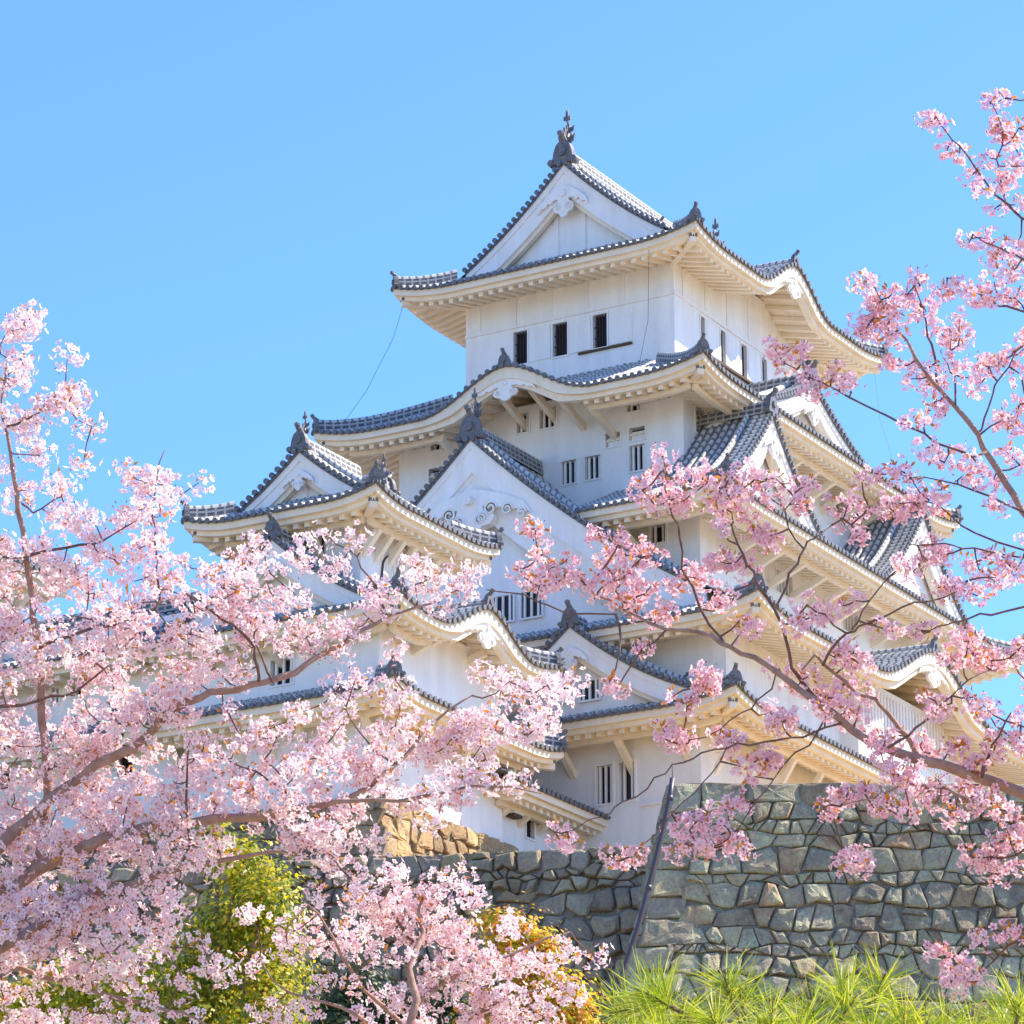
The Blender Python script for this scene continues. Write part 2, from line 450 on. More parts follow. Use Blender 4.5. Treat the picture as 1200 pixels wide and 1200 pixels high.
def pendant(mb, P, s, wide=1.0):
    """gegyo: carved white plate hung under a gable peak"""
    half = [(0, -1.05), (.10, -1.0), (.20, -.84), (.34, -.80), (.42, -.62), (.36, -.46), (.24, -.44), (.22, -.30), (.40, -.30), (.52, -.42), (.66, -.38), (.72, -.52), (.90, -.55), (1.05, -.72), (.92, -.36), (.62, -.10), (.30, .10), (.0, .22)]
    ol = [(u * s * wide, v * s) for u, v in half] + [(-u * s * wide, v * s) for u, v in half[-2:0:-1]]
    mb.extrude(ol, P, 0.0, 0.12, M_PLASTER)
    for sg in (-1, 1):
        spiral(mb, P, sg * .24 * s * wide, -.62 * s, .15 * s, 1.4, sg, .026, M_PLASTER)
    hexa = [(.13 * s * math.cos(i * math.pi / 3), -.12 * s + .13 * s * math.sin(i * math.pi / 3)) for i in range(6)]
    mb.extrude(hexa, P, -.07, 0.02, M_PLASTER)

def gable(root, F, s0, dg, zt, w, zbase, name_end='oni', rows_back=None, zmain=None, dback=None, pend=1.0, posts=2, scroll=False, board=0.55, kudari=True, nested=0, pdrop=None, wl=None, wallmat=None, end_scale=1.0, fish_scale=None, recess=0.62, roof_parent=None):
    """gable front: verge tiles, stepped white bargeboard, wall, pendant, crest; rows_back adds the two tiled slopes behind it"""
    wl = wl if wl is not None else w
    g = MB()
    def slope(t): return (zt(t + .02) - zt(t - .02)) / .04
    lens = {-1: wl if F.side in 'WE' else wl, 1: w}
    # arc-length stations
    def stations(wm, step):
        out = []; t = 0.16
        while t < wm:
            out.append(t); t += step / math.sqrt(1 + slope(t) ** 2)
        return out
    roof = MB()
    for sg in (-1, 1):
        wm = lens[sg]
        for t in stations(wm, 0.30):
            q = math.atan(slope(t)) * sg; zz = zt(t) + .04; r = .10
            rows = []; uvs = []
            for d in (dg - .06, dg + .3, dg + .85):
                rows.append([F.P(s0 + sg * t + r * (math.cos(a) * math.cos(q) - math.sin(a) * math.sin(q)), d, zz + r * (math.sin(a) * math.cos(q) + math.cos(a) * math.sin(q))) for a in (-.5, .4, 1.2, 1.95, 2.75, 3.65)])
                uvs.append([(0, (d - dg) / .31 + .2)] * 6)
            roof.grid(rows, M_ROW, uvs)
            R0 = .112; roof.extrude([(s0 + sg * t + R0 * math.cos(i * math.pi / 4), zz + R0 * math.sin(i * math.pi / 4)) for i in range(8)], F.P, dg - .11, dg - .02, M_TDARK)
        T = [wm * i / 16 for i in range(17)]
        roof.grid([[F.P(s0 + sg * t, d, zt(t) - o) for d, o in ((dg - .02, .03), (dg - .02, .14), (dg + .2, .14))] for t in T], M_TDARK)
        roof.grid([[F.P(s0 + sg * t, d, zt(t)) for d in (dg, dg + 1.0)] for t in T], M_PAN)
        # bargeboard in steps
        for d0, d1, o0, o1, mm in ((dg + .06, dg + .16, .10, .34, M_PLASTER), (dg + .12, dg + .24, .30, .34 + board, M_PLASTER), (dg + .24, dg + .46, .34 + board - .06, .34 + board + .16, M_PLASTER if nested else M_EAVE), *[(dg + .28 + .06 * q, dg + .40 + .06 * q, .34 + board + .10 + .30 * q, .34 + board + .46 + .30 * q, M_PLASTER) for q in range(nested)]):
            A = []
            for t in T:
                k = math.sqrt(1 + min(slope(max(t, .05)) ** 2, 2.5))
                A.append([F.P(s0 + sg * t, d0, zt(t) - o0 * k), F.P(s0 + sg * t, d0, zt(t) - o1 * k), F.P(s0 + sg * t, d1, zt(t) - o1 * k), F.P(s0 + sg * t, d1, zt(t) - o0 * k)])
            kk = g.grid(A, mm, None, True)
            e = kk + 16 * 4; g.face([e, e + 1, e + 2, e + 3], mm)
        # underside of the overhang
        g.grid([[F.P(s0 + sg * t, d, zt(t) - .16) for d in (dg + .1, dg + recess + .05)] for t in T], M_EAVE)
        # gable wall
        g.grid([[F.P(s0 + sg * t, dg + recess, zt(t) - .14), F.P(s0 + sg * t, dg + recess, min(zbase, zt(t) - .14))] for t in T], wallmat or M_PLASTER)
        if kudari:
            t0 = 0.25; pts = [F.P(s0 + sg * (t0 + (wm * .86 - t0) * i / 10), dg + 1.05, zt(t0 + (wm * .86 - t0) * i / 10)) for i in range(11)][::-1]
            ridge(pts, .26, .22, None, roof)
            p = Vector(pts[0]); out = Vector(F.P(s0 + sg * (wm), dg + 1.05, 0)) - Vector(F.P(s0 + sg * (wm - 1), dg + 1.05, 0))
            onigawara(p, out, .55, root)
    k = [1]
    if posts:
        for i in range(posts):
            t = (i + .5 - posts / 2) * 1.3
            ztop = zt(abs(t)) - .5
            if ztop > zbase: g.box8([F.P(s0 + t - .1, dg + recess - .06, zbase), F.P(s0 + t + .1, dg + recess - .06, zbase), F.P(s0 + t + .1, dg + recess + .02, zbase), F.P(s0 + t - .1, dg + recess + .02, zbase),
                     F.P(s0 + t - .1, dg + recess - .06, ztop), F.P(s0 + t + .1, dg + recess - .06, ztop), F.P(s0 + t + .1, dg + recess + .02, ztop), F.P(s0 + t - .1, dg + recess + .02, ztop)], M_PLASTER)
    G = g.build('gable', root)
    if pend:
        pd = MB(); zz = zt(0) - (pdrop if pdrop else .50 + board * 1.25)
        if scroll:                       # broad carved relief seated across the nested boards
            pendant(pd, lambda u, d, v: F.P(s0 + u, dg + .02 + d * 3.6, zz + v), pend, 1.75)
            for sg in (-1, 1):
                for (u, v, r) in ((.62, -.40, .20), (1.12, -.50, .17), (1.55, -.68, .14), (.30, -.66, .16)):
                    spiral(pd, lambda a, d, b: F.P(s0 + a, dg + .02 + d, zz + b), sg * u * pend, v * pend, r * pend, 1.5, sg, .045, M_PLASTER)
                    spiral(pd, lambda a, d, b: F.P(s0 + a, dg + .04 + d, zz + b), sg * u * pend, v * pend, r * pend * .78, 1.2, sg, .016, M_TIMBER)  # thin dark spirals draw in the shadow lines of the carved scrolls
        else: pendant(pd, lambda u, d, v: F.P(s0 + u, dg - .02 + d, zz + v), pend, 1.0)
        pd.build('gable_pendant', G)
    # slopes behind
    if rows_back:
        d = dg + .95
        while d < dback:
            for sg in (-1, 1):
                wm = lens[sg]; te = None; t = 0.05; pts = []
                while t < wm + 0.01:
                    if zt(t) < zmain(s0 + sg * t, d) - .12: break
                    pts.append(t); t += .3
                if len(pts) < 2: continue
                rows = [[F.P(s0 + sg * t, d + u, zt(t) + v) for u, v in ((-.092, 0), (-.066, .066), (0, .092), (.066, .066), (.092, 0))] for t in pts]
                uvs = [[(0, t / .31)] * 5 for t in pts]
                roof.grid(rows, M_ROW, uvs)
                roof.grid([[F.P(s0 + sg * t, d - .17, zt(t)), F.P(s0 + sg * t, d + .17, zt(t))] for t in pts], M_PAN)
            d += PITCHW
    RO = roof.build('tile_roof', root)
    if dback:
        pts = [F.P(s0, dg + .05 + (dback - dg) * i / 6, zt(0) - .02) for i in range(7)]
        ridge(pts, .42, .46 * end_scale, RO)
        out = Vector(F.P(s0, dg - 1, 0)) - Vector(F.P(s0, dg, 0))
        p = Vector(F.P(s0, dg - .02, zt(0) + .02))
        onigawara(p, out, 1.15 * end_scale, RO)
        if fish_scale:
            fish(p - out * .35 + Vector((0, 0, .45 * end_scale)), out, fish_scale, RO)
    return G

# ------------------------------------------------------------------ castle walls and windows
def wall_box(root, x0, x1, y0, y1, z0, z1, openings=None):
    """plastered storey; each opening (side, s0, s1, z0, z1) is a real hole with a reveal"""
    mb = MB(); openings = openings or []
    for side in 'WESN':
        ops = [o[1:5] for o in openings if o[0] == side]
        lo, hi = (y0, y1) if side in 'WE' else (x0, x1)
        def P(s, d, z): return {'W': (x0 + d, s, z), 'E': (x1 - d, s, z), 'S': (s, y0 + d, z), 'N': (s, y1 - d, z)}[side]
        ss = sorted({lo, hi, *[o[0] for o in ops], *[o[1] for o in ops]}); zs = sorted({z0, z1, *[o[2] for o in ops], *[o[3] for o in ops]})
        for a, b in zip(ss[:-1], ss[1:]):
            for c, d in zip(zs[:-1], zs[1:]):
                if any(o[0] <= (a + b) / 2 <= o[1] and o[2] <= (c + d) / 2 <= o[3] for o in ops): continue
                mb.poly([P(a, 0, c), P(b, 0, c), P(b, 0, d), P(a, 0, d)], M_PLASTER)
        for (a, b, c, d) in ops:
            q = [(a, c), (b, c), (b, d), (a, d)]
            for i in range(4):
                (s0, w0), (s1, w1) = q[i], q[(i + 1) % 4]
                mb.poly([P(s0, 0, w0), P(s1, 0, w1), P(s1, .3, w1), P(s0, .3, w0)], M_PLASTER)
    W = mb.build('wall', root)
    def PP(side):
        return lambda s, d, z: {'W': (x0 + d, s, z), 'E': (x1 - d, s, z), 'S': (s, y0 + d, z), 'N': (s, y1 - d, z)}[side]
    for o in openings:
        side, a, b, c, d = o[:5]; kind = o[5] if len(o) > 5 else 'bars'
        window(root, PP(side), a, b, c, d, kind)
    return W
def window(root, P, a, b, c, d, kind, dep=.28):
    fr = MB(); t = .07
    def bx(m, mb, s0, s1, d0, d1, z0, z1):
        mb.box8([P(s0, d0, z0), P(s1, d0, z0), P(s1, d1, z0), P(s0, d1, z0), P(s0, d0, z1), P(s1, d0, z1), P(s1, d1, z1), P(s0, d1, z1)], m)
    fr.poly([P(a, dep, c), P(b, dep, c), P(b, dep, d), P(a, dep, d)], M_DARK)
    mm = M_EAVE if kind == 'bars' else M_PLASTER
    for (s0, s1, z0, z1) in ((a - t, b + t, d, d + t), (a - t, b + t, c - t, c), (a - t, a, c, d), (b, b + t, c, d)):
        bx(M_PLASTER, fr, s0, s1, -.05, .03, z0, z1)
    o = fr.build('window', root)
    br = MB()
    if kind == 'bars':
        k = max(2, int(round((b - a) / .27)))
        for i in range(k):
            s = a + (b - a) * (i + .5) / k; w = .042
            bx(M_PLASTER, br, s - w, s + w, max(-.02, dep - .2), dep - .11 if dep > .2 else dep - .02, c, d)
        br.build('window_bars', o)
    elif kind == 'dark':
        for i in range(1, 5):
            s = a + (b - a) * i / 5; bx(M_LATTICE, br, s - .025, s + .025, .08, .14, c, d)
        for z in (c + (d - c) * .33, c + (d - c) * .66): bx(M_LATTICE, br, a, b, .10, .13, z - .02, z + .02)
        br.build('window_bars', o)
    elif kind == 'shutter':
        bx(M_PLASTER, br, a + .04, b - .04, .10, .18, c, d - (d - c) * .25); bx(M_EAVE, br, a, b, .02, .1, (c + d) / 2 - .04, (c + d) / 2 + .05)
        br.build('window_shutter', o)
    return o
def ledge(root, side, x0, x1, y0, y1, z, h=.1, p=.06, ranges=None):
    mb = MB()
    def P(s, d, zz): return {'W': (x0 + d, s, zz), 'S': (s, y0 + d, zz)}[side]
    lo, hi = ranges or ((y0, y1) if side == 'W' else (x0, x1))
    mb.box8([P(lo, -p, z), P(hi, -p, z), P(hi, .02, z), P(lo, .02, z), P(lo, -p, z + h), P(hi, -p, z + h), P(hi, .02, z + h), P(lo, .02, z + h)], M_PLASTER)
    return mb.build('wall_moulding', root)

# ------------------------------------------------------------------ the main keep
Z0 = 30.0
def lz(z): return z - Z0
keep = thing('castle_keep', 'tall white five tiered castle keep with grey tiled roofs and gables', 'castle', CW(0, 0, Z0), CASTLE_RZ)
# walls of the storeys, from the base up
wall_box(keep, -15, 15, -10.15, 10.15, lz(29), lz(37.2), [('W', -6.50, -5.81, lz(33.87), lz(35.32)), ('W', -7.42, -6.78, lz(33.87), lz(35.32))])
ledge(keep, 'W', -15, 15, -10.15, 10.15, lz(33.55), .12, .10, (-9.9, -7.7))
wall_box(keep, -14.2, 14.2, -10.85, 10.85, lz(36.6), lz(40.95), [])
wall_box(keep, -11.4, 11.4, -8.4, 8.4, lz(40.6), lz(46.7), [('W', -6.92, -6.25, lz(44.89), lz(45.6)), ('S', -9.1, -8.7, lz(44.6), lz(45.0), 'shutter'), ('S', -6.6, -6.2, lz(44.6), lz(45.1), 'shutter'), ('S', -5.0, -3.6, lz(44.4), lz(45.3)), ('S', 1.0, 2.4, lz(44.4), lz(45.3))])
wall_box(keep, -9.2, 9.2, -6.6, 6.6, lz(46.4), lz(52.55), [
    ('W', .42, .98, lz(51.4), lz(52.2)), ('W', -.85, -.09, lz(51.4), lz(52.2)), ('W', -1.77, -1.07, lz(48.85), lz(49.82)), ('W', -2.87, -2.17, lz(48.85), lz(49.82)),
    ('W', -4.87, -4.18, lz(48.85), lz(49.92)), ('W', -4.89, -4.18, lz(50.14), lz(50.66), 'shutter'), ('W', -3.77, -3.11, lz(50.06), lz(50.62), 'shutter'),
    ('W', -4.67, -4.09, lz(51.37), lz(52.1)), ('W', 4.55, 5.08, lz(51.4), lz(52.05)), ('W', 4.25, 5.15, lz(49.99), lz(50.62), 'shutter'),
    ('S', -8.2, -7.5, lz(50.4), lz(51.5), 'shutter'), ('S', -6.2, -5.4, lz(50.4), lz(51.5), 'shutter')])
wall_box(keep, -6.7, 6.7, -4.95, 4.95, lz(52.6), lz(59.6), [
    ('W', 1.95, 2.61, lz(55.47), lz(56.93), 'dark'), ('W', .04, .73, lz(55.47), lz(56.93), 'dark'), ('W', -1.83, -1.17, lz(55.47), lz(56.93), 'dark'),
    ('S', -4.47, -4.12, lz(55.47), lz(56.93), 'dark'), ('S', -2.72, -2.28, lz(55.47), lz(56.93), 'dark'), ('S', -.85, -.35, lz(55.47), lz(56.93), 'dark'), ('S', 1.05, 1.5, lz(55.47), lz(56.93), 'dark')])
for s, rg in (('W', (-4.95, 4.95)), ('S', (-6.7, 6.7))):
    ledge(keep, s, -6.7, 6.7, -4.95, 4.95, lz(57.12), .13, .07, (rg[0] - (.07 if s == 'S' else 0), rg[1]))
for (a, b) in ((.85, 1.85), (-1.07, -.04), (-3.0, -1.93)):           # sliding shutters beside the dark windows
    pm = MB(); pm.box((-6.7 - .045, a, lz(55.47)), (-6.69, b, lz(56.93)), M_PLASTER); pm.build('window_shutter', keep)
for (a, b) in ((-4.0, -2.85), (-2.15, -1.0), (-.2, .9)):
    pm = MB(); pm.box((a, -4.95 - .045, lz(55.47)), (b, -4.94, lz(56.93)), M_PLASTER); pm.build('window_shutter', keep)
rl = MB(); rl.box((-6.82, -3.0, lz(55.33)), (-6.69, -.5, lz(55.41)), M_TIMBER); rl.build('window_sill', keep)
rl = MB(); rl.box((-4.6, -5.11, lz(55.30)), (1.8, -4.94, lz(55.41)), M_TIMBER); rl.build('window_sill', keep)
for k in range(6):                                                    # shallow wall posts above the moulding
    y = -4.3 + k * 1.72
    pm = MB(); pm.box((-6.735, y - .09, lz(57.25)), (-6.69, y + .09, lz(59.2)), M_PLASTER); pm.build('wall_post', keep)
for k in range(7):
    x = -5.9 + k * 1.95
    pm = MB(); pm.box((x - .09, -4.985, lz(57.25)), (x + .09, -4.94, lz(59.2)), M_PLASTER); pm.build('wall_post', keep)

T5 = Tier(keep, 7.2, 8.97, lz(58.70), .42, .0435, 2.3, 2.3, U=.45, bumps={'S': [(.1, 3.45, 1.6)]}, iri={'eg': 7.0}).build()
F = Face('W', 7.2, 8.97); gable(keep, F, 0, 1.87, lambda t: T5.h(7.2 - t), 4.75, T5.h(2.4), dback=12, pend=1.15, posts=2, pdrop=1.35, end_scale=1.15, fish_scale=.95, board=.62)
F = Face('E', 7.2, 8.97); gable(keep, F, 0, 1.87, lambda t: T5.h(7.2 - t), 4.75, T5.h(2.4), dback=3, pend=.95, posts=2, end_scale=1.15, fish_scale=.95, board=.62)
T4 = Tier(keep, 9.03, 12.03, lz(51.68), .42, .02, 5.4, 4.15, U=.45, bumps={'W': [(-.05, 4.1, 1.55)]}, skips={}).build(struts={'W': 1.5, 'S': 1.55})
F = Face('S', 9.03, 12.03); gable(keep, F, -.2, 1.05, lambda t: lz(54.8) - .62 * t + .032 * t * t, 5.6, lz(52.1), dback=4.1, rows_back=True, zmain=lambda s, d: T4.h(d), pend=.8, posts=0, end_scale=.85, fish_scale=.75, board=.45)
T3 = Tier(keep, 11.04, 14.12, lz(45.75), .42, .012, 5.0, 4.5, U=.45, skips={'W': [(-3.4, 3.4)]}).build(struts={'S': 2.0, 'W': 2.0})
F = Face('S', 11.04, 14.12)
for s0 in (-7.7, 6.4):
    gable(keep, F, s0, 1.24, lambda t: lz(50.8) - 1.28 * t + .075 * t * t, 4.3, lz(46.3), dback=4.6, rows_back=True, zmain=lambda s, d: T3.h(d), pend=.8, posts=0, end_scale=.85, board=.5)
T2 = Tier(keep, 13.27, 16.2, lz(40.25), .42, .0207, 1.75, 4.9, U=.5, bumps={'S': [(-.7, 5.6, 2.0)]}, iri={'eg': 14.4, 'inner': 9.0}).build()
F = Face('W', 13.27, 16.2); gable(keep, F, 0, 1.7, lambda t: T2.h(13.27 - t), 10.2, lz(41.0), dback=7.1, pend=1.5, posts=0, scroll=True, end_scale=1.1, fish_scale=.8, board=.7, recess=.8, nested=3, pdrop=2.5)
for (a, b) in ((-1.54, -.62), (-2.80, -1.90)):
    window(keep, lambda s, d, z: (-13.78 + d, s, z), a, b, lz(41.95), lz(42.98), 'bars', .07)
T1 = Tier(keep, 12.72, 17.06, lz(36.60), .42, .015, 2.9, 1.95, U=.45).build(struts={'W': 2.4, 'S': 2.4})
F = Face('W', 12.72, 17.06); gable(keep, F, -5.6, .45, lambda t: lz(40.45) - .86 * t + .048 * t * t, 5.0, lz(36.8), dback=1.5, rows_back=True, zmain=lambda s, d: T1.h(d), pend=.75, posts=0, end_scale=.75, fish_scale=None, board=.45)
window(keep, lambda s, d, z: (-16.07 + d, s, z), -5.32, -4.81, lz(37.66), lz(38.2), 'bars', .07)
window(keep, lambda s, d, z: (-16.07 + d, s, z), -6.56, -5.76, lz(37.57), lz(38.3), 'bars', .07)
# projecting lattice bay on the south side under the curved gable
bay = MB(); bay.box((-4.6, -11.6, lz(37.4)), (3.6, -10.8, lz(40.6)), M_PLASTER)
for i in range(28):
    x = -4.4 + i * .29; bay.box((x, -11.72, lz(38.2)), (x + .15, -11.6, lz(40.3)), M_PLASTER)
bay.build('lattice_bay', keep)
# lightning conductor cables
cb = MB(); cb.tube([(-8.6, 6.9, lz(58.3)), (-9.0, 7.1, lz(56.8)), (-10.2, 7.6, lz(54.2)), (-11.2, 8.0, lz(52.6))], .012, M_CABLE, 5); cb.build('cable', keep)
cb = MB(); cb.tube([(8.2, -6.9, lz(58.2)), (8.4, -7.0, lz(56)), (8.9, -7.4, lz(54)), (9.3, -7.7, lz(52.8))], .012, M_CABLE, 5); cb.build('cable', keep)
cb = MB(); cb.tube([(-8.9, -5.0, lz(58.3)), (-7.2, -4.0, lz(56)), (-7.0, -3.4, lz(54))], .010, M_TIMBER, 5); cb.build('cable', keep)

# ------------------------------------------------------------------ the west small keep
def small_keep(label, n0, e0, zs=0.0):
    Zk = 30.0 + zs; L_ = lambda z: z - 30.0
    k = thing('small_keep', label, 'castle turret', CW(n0, e0, Zk), CASTLE_RZ)
    wall_box(k, -4.1, 4.1, -4.2, 4.2, L_(31.2), L_(35.05), [])
    wall_box(k, -4.0, 4.0, -4.15, 4.15, L_(34.8), L_(38.15), [('W', -.64, .3, L_(35.77), L_(36.7)), ('S', 1.1, 1.75, L_(38.0), L_(38.35), 'shutter'), ('S', 2.35, 3.1, L_(38.0), L_(38.35), 'shutter')])
    wall_box(k, -2.55, 2.55, -2.4, 2.4, L_(37.9), L_(42.6), [('S', -.25, .45, L_(41.13), L_(41.9), 'shutter'), ('W', -.95, -.5, L_(40.8), L_(41.7))])
    t3 = Tier(k, 4.1, 4.24, L_(42.10), .42, .057, 1.7, 1.72, U=.38, Lu=2.4, iri={'eg': 2.9}).build(struts={'W': 1.55, 'S': .8}, strutlen=.9)
    for sd in 'WE':
        gable(k, Face(sd, 4.1, 4.24), 0, 1.25, lambda t: t3.h(4.1 - t), 2.75, t3.h(1.5), dback=5 if sd == 'W' else 2, pend=.62, posts=1, end_scale=.8, fish_scale=.55, board=.36, recess=.5)
    t2 = Tier(k, 5.85, 5.5, L_(37.60), .42, .03, 3.0, 3.5, U=.38, Lu=2.4, bumps={'S': [(.55, 3.3, 1.25)]}).build(struts={'S': 1.5, 'W': 1.5}, strutlen=.9)
    gable(k, Face('W', 5.85, 5.5), 0, .9, lambda t: L_(41.05) - .9 * t + .052 * t * t, 4.2, L_(38.0), dback=3.0, rows_back=True, zmain=lambda s, d: t2.h(d), pend=.6, posts=0, end_scale=.7, board=.4)
    t1 = Tier(k, 5.89, 5.72, L_(34.60), .42, .02, 1.75, 1.75, U=.35, Lu=2.4).build(struts={'S': 1.5, 'W': 1.5}, strutlen=.9)
    # bell shaped window on the south face of the top storey
    kw = MB(); P = lambda u, d, v: (-.85 + u, -2.40 + d, L_(39.9) + v)
    ol = [(-.36, 0), (-.32, .45), (-.26, .72), (-.12, .92), (0, 1.0), (.12, .92), (.26, .72), (.32, .45), (.36, 0)]
    kw.extrude([(u * 1.18, v * 1.1 - .04) for u, v in ol], P, -.06, .02, M_TIMBER); kw.extrude(ol, P, -.075, -.05, M_PLASTER)
    for u in (-.18, 0, .18): kw.box(P(u - .03, -.10, .02), P(u + .03, -.07, .78), M_EAVE)
    kw.build('bell_window', k)
    return k
west = small_keep('three tiered white small keep in front of the main keep, left of it', -.9, -24.7)

# low connecting gallery between the small keep and the main keep
gal = thing('castle_gallery', 'low white gallery wall with small tiled roof between the two keeps', 'castle building', CW(-3.0, -17.7, 30), CASTLE_RZ)
wall_box(gal, -2.9, 2.72, -1.9, 1.9, 0.6, 4.0, [('S', -.9, -.34, 2.03, 3.04, 'dark')])
tg = Tier(gal, 3.3, 4.6, 3.32, .42, .03, .3, 1.7, U=.12, Lu=1.5, iri={'eg': 4.5}).build(struts={'S': 1.3}, cut='WE', strutlen=.5)
bx = MB(); bx.box((-2.45, -2.35, 2.55), (-1.75, -1.88, 3.0), M_PLASTER); bx.box((-2.40, -2.30, 2.45), (-1.8, -1.95, 2.55), M_TIMBER); bx.build('wall_hatch', gal)

# two storey gallery running north from the small keep
galn = thing('castle_gallery', 'long two storey white gallery behind blossom at far left of the small keep', 'castle building', CW(15.5, -26.2, 30), CASTLE_RZ)
wall_box(galn, -2.6, 2.6, -12.6, 9, .8, 9.0, [('W', -7.05, -6.7, 6.47, 7.37), ('W', -8.15, -7.55, 6.6, 7.35), ('W', -10.4, -9.75, 3.36, 4.27, 'dark'), ('W', -5.2, -4.55, 3.6, 4.4, 'dark')])
def long_roof(root, x, y0, y1, ze, run, ridge_z, single):
    """tiled slopes running north-south; rows go up from the west eave"""
    roof = MB(); ev = MB(); z = lambda d: ze + (ridge_z - ze) * (d / run) ** 1.15
    for sg in ((-1,) if single else (-1, 1)):
        P = lambda t, d, zz: (sg * (x - d), t, zz)
        n = int((y1 - y0) / PITCHW)
        ds = [run * i / 8 for i in range(9)]
        roof.grid([[P(t, d, z(d)) for d in ds] for t in (y0, y1)], M_PAN)
        for i in range(n):
            t = y0 + PITCHW * (i + .5); r = .092
            rows = [[P(t + u, d if k else -.06, z(d) + v) for u, v in ((-r, 0), (-.72 * r, .72 * r), (0, r), (.72 * r, .72 * r), (r, 0))] for k, d in enumerate(ds)]
            roof.grid(rows, M_ROW, [[(0, d / .31)] * 5 for d in ds])
            roof.extrude([(t + .108 * math.cos(k * math.pi / 4), ze + .108 * math.sin(k * math.pi / 4)) for k in range(8)], P, -.1, 0, M_TDARK)
            ev.box8([P(t - .1, .42, ze - .68), P(t + .1, .42, ze - .68), P(t + .1, run, ze - .5), P(t - .1, run, ze - .5), P(t - .1, .42, ze - .5), P(t + .1, .42, ze - .5), P(t + .1, run, ze - .3), P(t - .1, run, ze - .3)], M_EAVE) if i % 2 == 0 else None
        ev.grid([[P(t, d, ze + o) for d, o in ((.05, -.05), (.05, -.33), (.24, -.33), (.24, -.5), (run, -.3))] for t in (y0, y1)], M_EAVE)
        roof.grid([[P(t, -.04, ze + .01), P(t, -.04, ze - .08), P(t, .08, ze - .08)] for t in (y0, y1)], M_TDARK)
    r = roof.build('tile_roof', root); ev.build('eave', root)
    if not single: ridge([(0, y0, ridge_z), (0, (y0 + y1) / 2, ridge_z), (0, y1, ridge_z)], .4, .45, r)
long_roof(galn, 4.1, -11.2, 9, 7.6, 4.1, 10.1, False)
long_roof(galn, 4.2, -10.6, 9, 4.6, 1.7, 5.5, True)

# ------------------------------------------------------------------ ground and hill
def ground_mat(name, stops, scale=0.6):
    m = mat(name, stops[0][1], 0.95, 0.1)
    n = noise(m, scale, 8, None, 0.65); ln(m, ramp(m, n, stops), bsdf(m).inputs['Base Color']); bump(m, noise(m, 3, 6), 0.5, 0.1)
    return m
M_GROUND = ground_mat('grass_and_earth', [(0.3, (0.22, 0.20, 0.10)), (0.55, (0.38, 0.31, 0.19)), (0.75, (0.48, 0.40, 0.28))])
M_SANDY = ground_mat('sandy_earth', [(0.3, (0.36, 0.24, 0.11)), (0.55, (0.45, 0.31, 0.15)), (0.75, (0.30, 0.27, 0.10))], 1.5)
g = MB(); rows = []
for y in [-400, -60, 0, 30, 60, 70, 80, 90, 100, 108, 116, 130, 160, 260, 600, 3000]:
    row = []
    for x in [-3000, -600, -200, -80, -40, -20, 0, 20, 40, 80, 200, 600, 3000]:
        hz = 0 if y < 60 else min(17.0, (y - 60) * .34)
        if abs(x) > 100 or y > 300: hz = 0 if (abs(x) > 300 or y > 500) else hz * .6
        row.append((x, y, hz))
    rows.append(row)
g.grid(rows, M_GROUND); structure(g.build('ground'))
LW0, LW1 = RAYPT(-260, 1034, 120), RAYPT(830, 988, 112.5)       # top line of the rough wall
RWC = RAYPT(788, 917, 100)                                       # top of the corner of the near wall
RWE = RAYPT(1900, 921, 101)
def terrace_z(x, y):
    t = (y - 113) * .225
    return 27.35 + EYE + max(-3.2, min(t, 4.6)) + (0.0 if x < 4 else min(0, 0))
hl = MB()
for side in (0, 1):
    rows = []
    xs = [-60, -40, -25, -15, -10, -7, -4, -1, 2, 3.2, 3.9, 5.2] if side == 0 else [5.0, 6, 8, 14, 25, 45, 80]
    for k in range(19):
        row = []
        for x in xs:
            if side == 0:
                f = min(1, max(0, (x - LW0.x) / (LW1.x - LW0.x))); y0 = LW0.y + (LW1.y - LW0.y) * f + .35; z0 = LW0.z + (LW1.z - LW0.z) * f - .12
                q = (k / 18) ** 1.8; y = y0 + (190 - y0) * q; zt = max(z0, min(z0 + (y - y0) * .205, 32.9 + EYE))
            else:
                y0 = 100.6; z0 = RWC.z - .10; q = (k / 18) ** 1.8; y = y0 + (190 - y0) * q
                zt = max(z0, min(z0 + (y - 112) * .205, 32.8 + EYE))
            row.append((x, y, zt))
        rows.append(row)
    hl.grid(rows, M_SANDY)
structure(hl.build('hill_terrace'))

